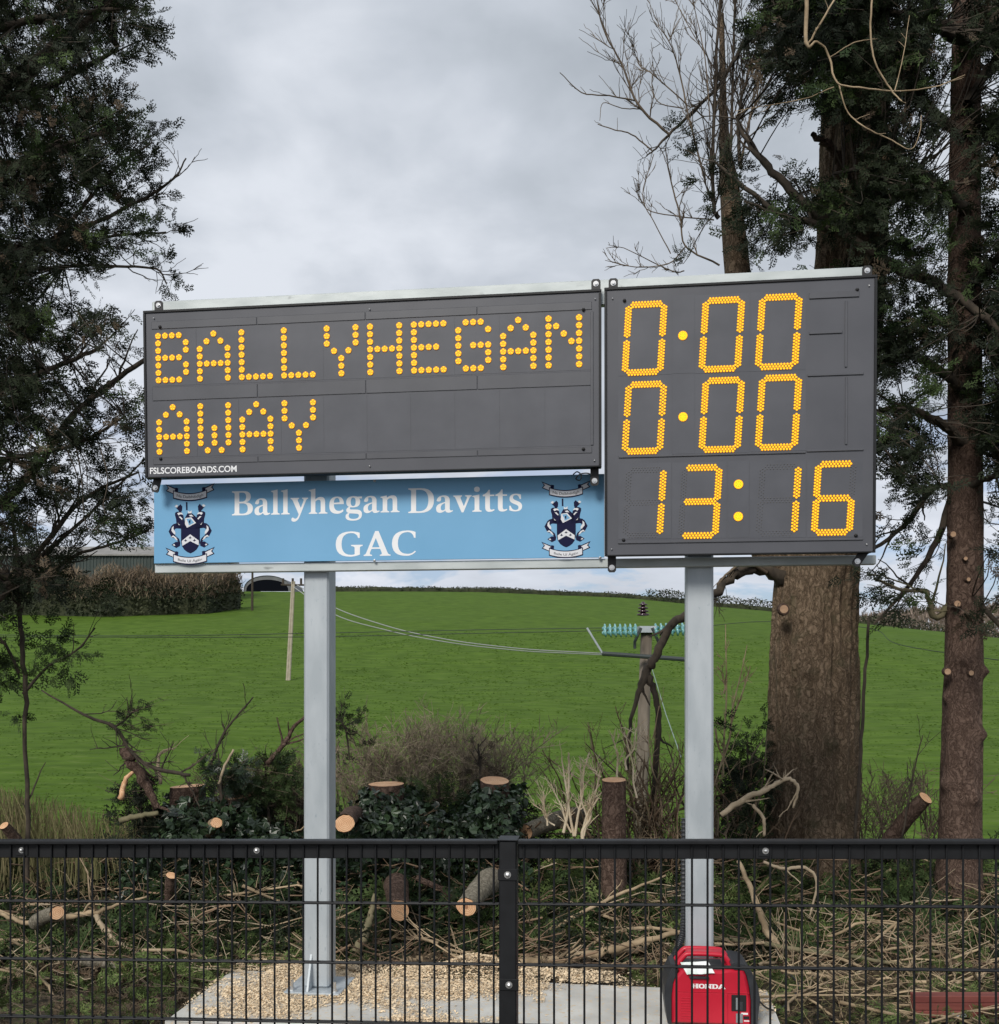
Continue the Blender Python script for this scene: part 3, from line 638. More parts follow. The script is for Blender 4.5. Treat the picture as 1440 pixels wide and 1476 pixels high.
# ------------------------------------------------------------------ blue club sign
MB, uvB = plane(.155, 0, .35)
sg = thing('club_sign', None, 'light blue sign reading Ballyhegan Davitts GAC with a crest at each end', 'sign', mat=MB)
a = uvB(222, 697); b = uvB(871, 809.5); c0 = uvB(222, 812.5); 
SU0, SU1, SV1, SV0 = a[0], b[0], (uvB(222, 695)[1] + uvB(871, 687)[1]) / 2, (c0[1] + uvB(871, 806)[1]) / 2 + .006
g = G(); g.bbox(SU0, SU1, 0, .012, SV0, SV1, .001); g.build('sign_face', M['sky_blue'], sg)
GL = {
'B': (640, ["M20 0 L20 35 Q95 38 95 90 L95 610 Q95 662 20 665 L20 700 L350 700 Q560 700 560 535 Q560 410 420 375 Q620 350 620 195 Q620 0 350 0", "M230 655 L230 395 L300 395 Q425 395 425 530 Q425 655 320 655", "M230 345 L230 60 Q235 45 320 45 Q475 45 475 195 Q475 345 320 345"]),
'a': (480, ["M40 330 Q60 480 235 480 Q390 480 390 330 L390 110 Q390 50 425 50 Q445 50 465 62 L475 35 Q420 -10 355 -10 Q285 -10 270 55 Q205 -10 135 -10 Q25 -10 25 110 Q25 215 140 255 L265 297 L265 350 Q265 440 205 440 Q175 440 160 425 L160 375 Q155 310 100 310 Q50 312 40 330", "M265 262 L265 95 Q230 55 200 55 Q150 55 150 130 Q150 205 210 238"]),
'l': (285, ["M20 0 L20 30 Q80 35 80 80 L80 610 Q80 655 20 660 L20 685 L205 725 L205 80 Q205 35 265 30 L265 0"]),
'y': (500, ["M5 470 L5 440 Q50 432 68 388 L235 -5 L215 -60 Q180 -130 130 -130 L70 -95 Q30 -100 25 -150 Q30 -215 100 -215 Q200 -215 260 -70 L430 360 Q455 432 500 440 L500 470 L330 470 L330 440 Q385 435 370 385 L295 175 L210 385 Q195 432 245 440 L245 470"]),
'h': (565, ["M20 0 L20 30 Q80 35 80 80 L80 610 Q80 655 20 660 L20 685 L205 725 L205 410 Q265 482 355 482 Q480 482 480 330 L480 80 Q480 35 545 30 L545 0 L300 0 L300 30 Q355 35 355 80 L355 315 Q355 400 300 400 Q240 395 205 350 L205 80 Q205 35 260 30 L260 0"]),
'e': (465, ["M430 60 Q350 -12 250 -12 Q30 -12 30 225 Q30 482 250 482 Q440 482 440 262 L160 262 Q160 75 300 70 Q360 70 415 115", "M160 305 L320 315 Q320 442 245 442 Q165 440 160 305"]),
'g': (495, ["M480 470 L480 415 L405 412 Q430 380 430 320 Q430 165 235 160 Q190 160 165 170 Q140 150 140 130 Q142 105 190 103 L330 98 Q480 92 480 -40 Q480 -215 235 -218 Q20 -218 20 -95 Q20 -25 105 5 Q40 30 40 85 Q45 145 115 180 Q40 220 40 320 Q45 478 235 482 Q300 482 345 465", "M235 442 Q165 442 165 320 Q165 200 235 200 Q305 200 305 320 Q305 442 235 442", "M135 -5 Q110 -40 110 -80 Q115 -165 240 -168 Q395 -165 395 -75 Q395 -25 320 -20"]),
'n': (565, ["M20 0 L20 30 Q80 35 80 80 L80 375 Q80 415 20 420 L20 445 L190 485 L200 415 Q265 482 355 482 Q480 482 480 330 L480 80 Q480 35 545 30 L545 0 L300 0 L300 30 Q355 35 355 80 L355 315 Q355 400 300 400 Q240 395 205 350 L205 80 Q205 35 260 30 L260 0"]),
'D': (740, ["M20 0 L20 35 Q95 38 95 90 L95 610 Q95 662 20 665 L20 700 L340 700 Q710 700 710 360 Q710 0 340 0", "M230 655 L230 60 Q240 45 320 45 Q560 50 560 355 Q560 655 320 655"]),
'v': (490, ["M5 470 L5 440 Q45 435 65 390 L225 -10 L275 -10 L425 370 Q450 432 490 440 L490 470 L320 470 L320 440 Q380 435 365 385 L285 165 L200 385 Q190 432 235 440 L235 470"]),
'i': (285, ["M20 0 L20 30 Q80 35 80 80 L80 375 Q80 415 20 420 L20 445 L205 485 L205 80 Q205 35 265 30 L265 0", "M142 555 Q217 555 217 630 Q217 705 142 705 Q67 705 67 630 Q67 555 142 555"]),
't': (335, ["M10 470 L10 430 L75 430 L75 120 Q75 -10 190 -10 Q270 -10 325 40 L308 65 Q270 50 245 50 Q200 50 200 120 L200 430 L315 430 L315 470 L200 470 L200 610 L165 610 Q110 500 10 470"]),
's': (400, ["M40 150 L40 25 Q110 -12 200 -12 Q375 -12 375 135 Q375 225 260 275 L185 310 Q135 335 135 380 Q140 445 215 445 Q285 440 310 335 L345 335 L345 455 Q285 482 210 482 Q45 482 45 340 Q45 250 150 205 L230 170 Q280 145 280 100 Q280 28 200 28 Q105 30 75 150"]),
'G': (745, ["M650 520 L610 520 Q580 665 430 665 Q185 665 185 350 Q185 40 430 40 Q490 40 520 60 L520 235 Q520 285 430 290 L430 325 L725 325 L725 290 Q655 285 655 235 L655 45 Q540 -12 410 -12 Q35 -12 35 345 Q35 712 420 712 Q540 712 650 670"]),
'A': (690, ["M5 0 L5 32 Q50 38 70 90 L300 712 L385 712 L615 85 Q635 38 690 32 L690 0 L415 0 L415 32 Q480 36 465 90 L425 200 L205 200 L165 90 Q150 38 220 32 L220 0", "M220 245 L410 245 L315 510"]),
'C': (665, ["M630 500 L590 500 Q560 665 430 665 Q185 665 185 350 Q185 45 435 45 Q540 45 615 130 L640 110 Q550 -12 400 -12 Q35 -12 35 345 Q35 712 420 712 Q530 712 630 665"]),
# slab capitals for the generator
'sH': (820, ["M0 0 L0 110 L70 110 L70 490 L0 490 L0 600 L340 600 L340 490 L275 490 L275 365 L545 365 L545 490 L480 490 L480 600 L820 600 L820 490 L750 490 L750 110 L820 110 L820 0 L480 0 L480 110 L545 110 L545 245 L275 245 L275 110 L340 110 L340 0"]),
'sO': (720, ["M360 -10 Q0 -10 0 300 Q0 610 360 610 Q720 610 720 300 Q720 -10 360 -10", "M360 115 Q510 115 510 300 Q510 485 360 485 Q210 485 210 300 Q210 115 360 115"]),
'sN': (800, ["M0 0 L0 110 L65 110 L65 490 L0 490 L0 600 L270 600 L560 260 L560 490 L490 490 L490 600 L800 600 L800 490 L735 490 L735 0 L590 0 L240 400 L240 110 L310 110 L310 0"]),
'sD': (730, ["M0 0 L0 110 L70 110 L70 490 L0 490 L0 600 L400 600 Q730 590 730 300 Q730 10 400 0", "M275 115 L380 115 Q520 120 520 300 Q520 480 380 485 L275 485"]),
'sA': (830, ["M0 0 L0 110 L55 110 L290 600 L540 600 L775 110 L830 110 L830 0 L480 0 L480 110 L530 110 L505 170 L290 170 L265 110 L320 110 L320 0", "M340 275 L460 275 L400 430"]),
}
def parse(s, n=6):
    tk = s.replace('M', ' M ').replace('L', ' L ').replace('Q', ' Q ').split(); i = 0; pts = []
    while i < len(tk):
        c = tk[i]; i += 1
        if c in 'ML': pts.append((float(tk[i]), float(tk[i + 1]))); i += 2
        else:
            x1, y1, x2, y2 = map(float, tk[i:i + 4]); i += 4; x0, y0 = pts[-1]
            for k in range(1, n + 1):
                t = k / n; pts.append(((1 - t) ** 2 * x0 + 2 * t * (1 - t) * x1 + t * t * x2, (1 - t) ** 2 * y0 + 2 * t * (1 - t) * y1 + t * t * y2))
    if abs(pts[0][0] - pts[-1][0]) + abs(pts[0][1] - pts[-1][1]) < 1: pts.pop()
    return pts
def fill(loops):
    cu = bpy.data.curves.new('tmp', 'CURVE'); cu.dimensions = '2D'; cu.fill_mode = 'FRONT'
    for lp in loops:
        s = cu.splines.new('POLY'); s.points.add(len(lp) - 1); s.use_cyclic_u = True
        for p, (x, y) in zip(s.points, lp): p.co = (x, y, 0, 1)
    o = bpy.data.objects.new('tmp', cu); COL.objects.link(o); dg = bpy.context.evaluated_depsgraph_get()
    me = bpy.data.meshes.new_from_object(o.evaluated_get(dg)); bpy.data.objects.remove(o)
    v = np.array([tuple(q.co) for q in me.vertices]); return v, [tuple(p.vertices) for p in me.polygons]
GC = {}
def glyph_word(keys, u0, u1, zb, capz, y, m, parent, name='letter', slope=0.0):
    tot = sum(GL[k][0] for k in keys); s = (u1 - u0) / tot; sz = capz / 700.0; x = 0
    for k in keys:
        if k not in GC: GC[k] = fill([parse(t) for t in GL[k][1]])
        v, f = GC[k]; g = G(); g.add(np.stack([u0 + (v[:, 0] + x) * s, np.full(len(v), y), zb + v[:, 1] * sz], 1), f)
        g.build(name, m, parent); x += GL[k][0]
def span(p0, p1): return uvB(*p0)[0], uvB(*p1)[0]
z_base = (uvB(334, 742)[1] + uvB(575, 739.3)[1]) / 2; capz = uvB(345, 707)[1] - uvB(345, 741.8)[1]
a, b = span((333.5, 740), (577, 739)); glyph_word('Ballyhegan', a, b, z_base, capz, -.0007, M['white'], sg)
z_b2 = uvB(670, 738)[1]; a, b = span((587.5, 738), (754, 737)); glyph_word('Davitts', a, b, z_b2, capz, -.0007, M['white'], sg)
z_b3 = uvB(540, 801.3)[1]; capz2 = uvB(540, 766)[1] - uvB(540, 801.3)[1]; a, b = span((482, 801), (601, 800)); glyph_word('GAC', a, b, z_b3, capz2, -.0007, M['white'], sg)
# crest, drawn in crest units (x about 580, y down), built in thin layers
CR = []
def cr(m, pts, lay, mirror=False):
    CR.append((m, pts, lay))
    if mirror: CR.append((m, [(1160 - x, y) for x, y in pts][::-1], lay))
def arc(x0, y0, x1, y1, sag, n=10): return [(x0 + (x1 - x0) * t, y0 + (y1 - y0) * t + sag * 4 * t * (1 - t)) for t in np.linspace(0, 1, n)]
for dy in (0, 1032):
    cr('navy', [(160, 118 + dy), (338, 192 + dy), (308, 290 + dy), (165, 232 + dy), (202, 185 + dy)], 1, True)
    cr('ribbon', [(185, 145 + dy), (325, 206 + dy), (298, 274 + dy), (188, 224 + dy), (226, 187 + dy)], 2, True)
    cr('navy', [(335, 178 + dy), (378, 190 + dy), (372, 262 + dy), (292, 240 + dy)], 2, True)
    cr('navy', arc(290, 222 + dy, 870, 222 + dy, 54) + arc(870, 355 + dy, 290, 355 + dy, 50), 3)
    cr('ribbon', arc(304, 240 + dy, 856, 240 + dy, 52) + arc(856, 342 + dy, 304, 342 + dy, 42), 4)
cr('navy', [(425, 845), (747, 845), (747, 1060), (730, 1130), (690, 1190), (640, 1228), (585, 1252), (530, 1228), (480, 1190), (440, 1130), (425, 1060)], 1)
cr('ribbon', [(438, 1048), (582, 942), (728, 1046), (728, 1122), (582, 1052), (448, 1128)], 2)
for x, y in ((505, 1040), (582, 996), (655, 1040)):
    cr('navy', [(x - 30, y + 6), (x - 8, y - 6), (x, y - 28), (x + 8, y - 6), (x + 30, y + 6), (x + 8, y + 12), (x, y + 22), (x - 8, y + 12)], 3)
cr('navy', [(335, 505), (385, 480), (415, 450), (448, 488), (442, 560), (400, 580), (375, 545)], 1, True)
cr('ribbon', [(318, 485), (345, 458), (378, 470), (358, 505), (335, 498)], 2, True)
cr('navy', [(322, 590), (352, 572), (430, 570), (466, 640), (484, 740), (500, 850), (420, 850), (350, 800), (340, 690), (322, 630)], 1, True)
cr('ribbon', [(362, 600), (388, 585), (440, 588), (462, 625), (420, 612), (385, 632)], 2, True)
cr('ribbon', [(385, 655), (415, 650), (455, 690), (440, 706), (415, 680)], 2, True)
cr('ribbon', [(368, 745), (385, 770), (412, 792), (385, 786)], 2, True)
cr('navy', [(300, 770), (360, 755), (420, 790), (420, 848), (350, 842), (322, 850), (296, 900), (330, 960), (390, 1010), (415, 1080), (405, 1130), (340, 1160), (262, 1108), (330, 1062), (375, 1060), (330, 1010), (262, 985), (212, 890), (262, 800)], 1, True)
cr('ribbon', [(268, 830), (300, 800), (296, 850), (330, 905), (330, 945), (302, 930), (262, 880)], 2, True)
cr('ribbon', [(290, 955), (340, 985), (372, 1040), (345, 1030), (300, 985), (250, 985)], 2, True)
cr('ribbon', [(285, 1105), (310, 1095), (330, 1120), (305, 1125)], 2, True)
cr('navy', [(508, 420), (535, 420), (538, 550), (510, 550)], 1)
cr('ribbon', [(540, 556), (572, 578), (608, 554), (604, 600), (550, 602)], 2)
cr('navy', [(535, 600), (612, 600), (700, 680), (742, 850), (425, 850), (480, 760), (490, 680)], 1)
cr('ribbon', [(498, 678), (602, 666), (682, 760), (528, 835), (492, 775)], 2)
cr('sky_blue', [(515, 690), (590, 685), (650, 755), (560, 800), (548, 750)], 3)
cr('navy', [(560, 720), (590, 712), (585, 770), (566, 760)], 4)
cr('ribbon', [(560, 632), (605, 622), (640, 655), (580, 652)], 2)
LAYY = [0, -.0005, -.0010, -.0015, -.0020]
def crest(pcx, pcy_top, par, lw):
    cx, cz = uvB(pcx, pcy_top); s = 1 / 11.81 * (uvB(pcx + 10, pcy_top)[0] - cx) / 10
    e = bpy.data.objects.new('crest', None); e.empty_display_size = .05; COL.objects.link(e); e.parent = par; e.location = (cx, -.0004, cz)
    mats = ['navy', 'ribbon', 'sky_blue']; g = G()
    for m, pts, lay in CR:
        v, f = fill([[((x - 580) * s, -(y - 850) * s) for x, y in pts]])
        g.add(np.stack([v[:, 0], np.full(len(v), LAYY[lay]), v[:, 1]], 1), f, mats.index(m))
    g.build('crest_print', [M[k] for k in mats], e)
    for txt, yy0, wd in (('Na Daibhéidigh', 330, 225), ('Baile Uí Ágáin', 1362, 205)):
        v, f = text_mesh(txt, 1, None, 'motto', .01); mn, mx = v.min(0), v.max(0)
        x = (v[:, 0] - mn[0]) / (mx[0] - mn[0]) * 2 - 1; z = (v[:, 1] - mn[1]) / (mx[1] - mn[1])
        g = G(); g.add(np.stack([x * wd * s, np.full(len(x), -.0026), (-(yy0 - 850) + (z - .5) * 62 + 30 * x * x - 14) * s], 1), f); g.build('motto', M['ink'], e)
crest(274.1, 762, sg, 1); crest(815.8, 755, sg, 1)
for px, py in ((540, 693), (540, 808), (865, 804)):
    g = G(); u_, v_ = uvB(px, py); add_dome(g, u_, v_, .010, 0); g.build('screw', M['bolt'], sg)
# short cable loops at the board corner
pth = [(826, 684), (832, 680), (838, 685), (836, 692), (830, 690), (835, 684), (845, 682), (853, 684)]
g = G(); pts = np.array([P(x, y, 5.80 - .01 * i) for i, (x, y) in enumerate(pth)]); g.tube(catmull(pts, 5), .0035, 6)
tag(g.build('cable_loop', M['black'], smooth=True), 'thin dark cable looped under the corner of the name board', 'cable')

# ------------------------------------------------------------------ concrete pad and wood chips
def rotz(x, y): return x * math.cos(A_) + y * math.sin(A_), -x * math.sin(A_) + y * math.cos(A_)
PM = Matrix.Rotation(-A_, 4, 'Z'); PM.translation = Vector((0, 5.94, 0))
o = None
g = G(); px0, px1, py0, py1 = -1.80, 1.56, -.475, .49
nx, ny = 60, 20; X, Y = np.meshgrid(np.linspace(px0, px1, nx), np.linspace(py0, py1, ny))
edge = np.minimum.reduce([X - px0, px1 - X, Y - py0, py1 - Y])
Z = -.012 * np.exp(-edge / .012) + (fbm(X * 4, Y * 4, 0, 3, 3) - .44) * .006
i = np.arange(ny - 1)[:, None] * nx + np.arange(nx - 1)[None]
g.add(np.stack([X, Y, Z - .002], -1).reshape(-1, 3), np.stack([i, i + 1, i + 1 + nx, i + nx], -1).reshape(-1, 4))
g.box(px0, px1, py0, py1, -.3, -.016)
o = g.build('concrete_pad', M['concrete'], smooth=False); o.matrix_world = PM; tag(o, 'pale concrete pad under the scoreboard posts', None, None, 'structure')
padinv = PM.inverted()
def on_pad(x, y):
    c, s = math.cos(A_), math.sin(A_); dx, dy = x, y - 5.94
    lx = c * dx - s * dy; ly = s * dx + c * dy
    return (lx > px0) & (lx < px1) & (ly > py0) & (ly < py1)
g = G(); N = 150000
lx = px0 + (px1 - px0) * NR.rand(N); ly = py0 - .02 + (py1 - py0 + .25) * NR.rand(N)
dens = fbm(lx * 2.2, ly * 3.0, 0, 4, 31) - .40
dens = dens * 4.0 + .10 + np.clip((ly - .05) * .9, -.35, .5) + np.where(lx < -.2, .22, -.20 - .45 * (lx > .25) - .3 * (lx > .8)) - np.where((lx > -.95) & (lx < -.1) & (ly < 0.02) & (ly > -.3), .33, 0) - np.where((ly < -.40), .5, 0)
k = NR.rand(N) < np.clip(dens, 0.008, 1) ** 1.3; lx, ly = lx[k], ly[k]; n = len(lx)
pile = .075 * np.exp(-((lx + .17) ** 2 / .045 + (ly - .66) ** 2 / .02)) * (.6 + .8 * fbm(lx * 9, ly * 9, 0, 2, 4)) + .07 * np.exp(-((lx + .28) ** 2 / .04 + (ly - .56) ** 2 / .010))
wz = pile + .004 + NR.rand(n) * .010 * np.clip(dens[k], .1, 1)
wz = np.where(ly > py1 - .01, np.maximum(wz - .0, -.02 + pile * 1.0), wz)
c_, s_ = math.cos(A_), math.sin(A_); T = np.stack([c_ * lx + s_ * ly, -s_ * lx + c_ * ly + 5.94, wz], 1)
D = NR.randn(n, 3) * np.array([1, 1, .25]); cv = np.array([[-.5, -.28, 0], [.5, -.2, .05], [.42, .3, 0], [-.45, .22, .06]])
g.inst(cv, np.array([[0, 1, 2, 3]]), rotmats(D, NR.randn(n) * .35), .004 + NR.rand(n) ** 3 * .018, T)
tag(g.build('wood_chips', M['chips']), 'fresh pale sawdust and wood chips scattered over the concrete pad', 'wood chips', kind='stuff')

# ------------------------------------------------------------------ trees: bark trunks
def trunk_mesh(pix, sides=72, rings=150, amp=.03, seed=1, freq=(9, 1.4), lumps=(), flare=0.0):
    path, rad = traced(pix, 12); t = np.linspace(0, 1, len(path)); tt = np.linspace(0, 1, rings)
    path = np.stack([np.interp(tt, t, path[:, i]) for i in range(3)], 1); rad = np.interp(tt, t, rad)
    an = np.arange(sides) * 2 * math.pi / sides; A, Ri = np.meshgrid(an, np.arange(rings))
    zc = path[Ri, 2]; r0 = rad[Ri]; mr = rad.mean()
    cx = np.cos(A) * freq[0] * mr / .4; cy = np.sin(A) * freq[0] * mr / .4
    rdg = 1 - np.abs(2 * fbm(cx, cy, zc * freq[1] + fbm(cx * .5, cy * .5, zc, 2, 3), 3, seed) / .875 - 1) * 2.2
    fine = fbm(cx * 3, cy * 3, zc * freq[1] * 4, 3, seed + 8) - .44
    r = r0 + amp * (np.clip(rdg, -.6, 1) - .3) + fine * amp * .7 + r0 * .10 * (fbm(np.cos(A) * 1.2, np.sin(A) * 1.2, zc * .6, 2, seed + 4) - .4)
    if flare:
        h = np.clip(1 - (zc - path[:, 2].min()) / .9, 0, 1) ** 2
        r = r + flare * h * (1 + .6 * np.sin(A * 5 + 1))
    for la, lz, lr, lh in lumps:
        da = (A - la + math.pi) % (2 * math.pi) - math.pi; r = r + lh * np.exp(-((da * r0) ** 2 + (zc - lz) ** 2) / lr ** 2)
    v = np.stack([path[Ri, 0] + np.cos(A) * r, path[Ri, 1] + np.sin(A) * r, zc + 0 * r], -1).reshape(-1, 3)
    i = np.arange(rings - 1)[:, None] * sides; j = np.arange(sides)[None]; j2 = (j + 1) % sides
    g = G(); g.add(v, np.stack([i + j, i + j2, i + sides + j2, i + sides + j], -1).reshape(-1, 4)); return g
M['oldcut'] = mat('aged_cut_wood', (0.34, 0.21, 0.13), (0.46, 0.30, 0.19), 0.85, 20)
def knot(par, px, py, d, r, name='cut_knot', m='oldcut'):
    g = G(); p = P(px, py, d); cyl(g, (0, 0, 0), r * 1.35, .05, 12, 'y', 0, r * 1.6); cyl(g, (0, -.004, 0), r, .004, 12, 'y', 1)
    o = g.build(name, [M['redbark'], M[m]], par); o.location = p; o.rotation_euler = (0, 0, R.uniform(-.3, .3)); return o
# --- big furrowed tree right of centre
bt = thing('bare_tree', (0, 0, 0), 'thick furrowed trunk with bare drooping and pale curling branches behind the score board', 'tree')
lm = [(4.3, 1.9, .06, .035), (4.9, 1.3, .05, .04), (4.2, .7, .08, .03)]
tk = trunk_mesh([(1172, 1330, 9, 142), (1171, 1200, 9, 128), (1172, 1000, 9, 118), (1177, 830, 9, 112), (1200, 600, 9, 106), (1226, 380, 9.1, 92), (1230, 180, 9.2, 84), (1236, -60, 9.3, 76)], 220, 460, .042, 2, (6.5, 1.5), lm, .05)
tk.build('trunk', M['bark'], bt, smooth=True)
st = trunk_mesh([(1140, 835, 9.0, 60), (1105, 790, 8.95, 46), (1085, 650, 8.9, 42), (1075, 500, 8.9, 38), (1062, 385, 8.9, 35), (1055, 300, 8.9, 30), (1050, 255, 8.9, 24), (1044, 205, 8.9, 14), (1042, 120, 8.9, 8), (1040, 20, 8.9, 5)], 40, 110, .010, 5, (9, 2))
st.build('stem', M['bark'], bt, smooth=True)
K4 = 3.691; c4 = lambda pts, d=8.6: [(780 + x / K4, y / K4, d + (i * .0), wd / K4) for i, (x, y, wd) in enumerate(pts)]
rt = random.Random(5)
def limb(name, pix, par, m='limb', n=0, L=.5, lev=1, up=.3, sub=5, sides=7, spread=.7, dj=.12):
    pix = [(x, y, d + rt.uniform(-dj, dj), wd) for x, y, d, wd in pix]
    path, rad = traced(pix, sub); path = path + np.random.RandomState(rt.randint(0, 9999)).randn(*path.shape) * rad[:, None] * .25
    g = G(); g.tube(path, rad, sides)
    if n: sprout(g, path, rad, n, L, rt, lev, spread, up)
    return g.build(name, M[m], par, smooth=True), path, rad
TW = M
BR_ = [
 ([(1230, 100, 30), (1100, 200, 24), (1020, 330, 20), (930, 470, 18), (820, 580, 17), (680, 715, 15), (610, 790, 10), (560, 830, 7)], 10, .28),
 ([(680, 715, 14), (520, 560, 13), (430, 340, 10), (330, 150, 8), (290, -40, 6)], 12, .42),
 ([(500, 535, 8), (360, 510, 7), (215, 490, 6), (100, 385, 4)], 3, .15),
 ([(590, 800, 8), (480, 715, 7), (390, 690, 6), (300, 660, 5)], 2, .12),
 ([(530, 580, 6), (430, 575, 5), (330, 548, 4), (312, 640, 3)], 1, .1),
 ([(940, 1160, 26), (915, 1050, 20), (925, 500, 17), (955, -60, 14)], 14, .55),
 ([(1000, 1000, 18), (1020, 400, 14), (1030, -60, 9)], 12, .5),
 ([(1060, 900, 22), (1050, 620, 18), (1100, 400, 16), (1170, 170, 12), (1200, -40, 10)], 12, .5),
 ([(1060, 880, 14), (1120, 600, 12), (1210, 440, 9), (1330, 250, 6)], 12, .5),
 ([(870, 960, 11), (790, 640, 10), (740, 400, 8), (680, 220, 6), (590, 100, 3)], 9, .35),
 ([(780, 560, 7), (600, 400, 6), (520, 340, 5), (478, 190, 3)], 7, .25),
 ([(760, 580, 6), (620, 540, 5), (590, 420, 4), (640, 300, 3)], 4, .2),
 ([(950, 1410, 11), (770, 1310, 9), (740, 1150, 9), (700, 1000, 8), (670, 870, 5)], 8, .22),
 ([(770, 1310, 7), (680, 1400, 6), (500, 1420, 5), (340, 1385, 3)], 7, .2),
 ([(920, 1170, 8), (730, 1150, 6), (560, 1110, 5), (490, 950, 3)], 6, .2),
 ([(690, 1350, 6), (600, 1180, 5), (540, 1040, 5), (600, 820, 4)], 5, .2),
 ([(760, 1440, 7), (690, 1440, 6), (440, 1320, 4), (390, 1335, 3)], 5, .16),
 ([(900, 640, 7), (870, 300, 6), (800, -30, 4)], 6, .3), ([(960, 420, 6), (820, 200, 5), (700, -20, 4)], 6, .3),
]
for pts, n, L in BR_: limb('branch', c4(pts), bt, 'limb' if pts[0][2] > 15 else 'twig', int(n * 1.6), L, 2 if n > 4 else 1, .35)
# pale curling twigs at the upper right
for pts in ([(1163, -30, 7.15, 10), (1162, 62, 7.15, 9), (1178, 60, 7.15, 5), (1194, 78, 7.15, 5), (1202, 110, 7.15, 4.5), (1212, 122, 7.15, 4), (1245, 127, 7.15, 4), (1290, 131, 7.15, 3.5), (1345, 126, 7.15, 3), (1391, 108, 7.15, 2)],
            [(1258, -20, 7.1, 4.5), (1255, 45, 7.1, 4.5), (1262, 90, 7.1, 4), (1283, 128, 7.1, 4), (1300, 146, 7.1, 3)],
            [(1209, 122, 7.15, 3.5), (1222, 162, 7.15, 3), (1248, 184, 7.15, 3), (1285, 202, 7.15, 3), (1313, 215, 7.15, 2), (1326, 190, 7.15, 2), (1328, 166, 7.15, 2)],
            [(1165, 62, 7.15, 5), (1185, 30, 7.15, 5), (1208, -10, 7.15, 4)], [(1290, 131, 7.15, 2.5), (1302, 80, 7.15, 2), (1311, 22, 7.15, 1.5)],
            [(1197, 82, 7.15, 2.5), (1230, 62, 7.15, 2.5), (1254, 57, 7.15, 2)], [(1202, 125, 7.15, 2.5), (1160, 142, 7.15, 2.2), (1100, 153, 7.15, 1.6), (1060, 160, 7.15, 1.4)]):
    pts = [(a_, b_, c_, d__ * .62) for a_, b_, c_, d__ in pts]
    limb('branch', pts, bt, 'tan', 2, .12, 1, 0, dj=.03)
# drooping limb over the utility pole
limb('branch', [(1130, 828, 8.9, 34), (1100, 818, 8.9, 20), (1068, 824, 8.8, 16), (1045, 838, 8.7, 14), (1015, 868, 8.6, 13), (984, 888, 8.6, 13), (962, 912, 8.6, 12), (943, 948, 8.6, 13), (931, 975, 8.6, 13), (918, 1008, 8.6, 7), (907, 1060, 8.6, 5), (904, 1110, 8.6, 4)], bt, 'limb', 5, .3, 1, 0, dj=.02)
limb('branch', [(932, 972, 8.6, 12), (944, 1000, 8.6, 9), (949, 1040, 8.6, 9), (945, 1100, 8.6, 8), (940, 1190, 8.6, 8)], bt, 'limb', 4, .25, 1, 0, dj=.02)
limb('branch', [(1222, 262, 8.75, 16), (1205, 225, 8.6, 14), (1190, 205, 8.55, 12), (1170, 194, 8.5, 7)], bt, 'redbark', 0, dj=0)
limb('branch', [(1105, 825, 8.8, 6), (1075, 812, 8.7, 5), (1040, 835, 8.6, 3), (1030, 870, 8.6, 2)], bt, 'twig', 6, .3, 2, -.2)
for px, py, r in ((1130, 878, .034),): knot(bt, px, py, 8.60, r)
# --- red-barked trunk at right with its conifer crown
rtree = thing('conifer_tree', (0, 0, 0), 'reddish brown conifer trunk with sawn knots at the right edge under a dark crown', 'tree')
lm = [(4.2, 2.0, .05, .05), (5.3, 1.4, .05, .06), (3.6, 1.0, .05, .05), (4.9, .9, .06, .05), (5.9, .5, .05, .05), (4.3, .5, .06, .05), (3.4, 1.7, .04, .05), (5.6, 1.9, .04, .05)]
trunk_mesh([(1378, 1350, 8.3, 66), (1383, 1240, 8.3, 58), (1386, 1100, 8.3, 54), (1389, 950, 8.3, 50), (1391, 800, 8.3, 47), (1391, 650, 8.35, 44), (1390, 400, 8.4, 42), (1392, 100, 8.5, 38), (1394, -80, 8.5, 34)], 60, 240, .012, 12, (9, 1.6), lm, .03).build('trunk', M['redbark'], rtree, smooth=True)
for px, py, r in ((1380, 870, .024), (1396, 835, .015), (1366, 968, .024), (1400, 970, .02), (1374, 770, .022), (1392, 805, .014)): knot(rtree, px, py, 8.14, r)
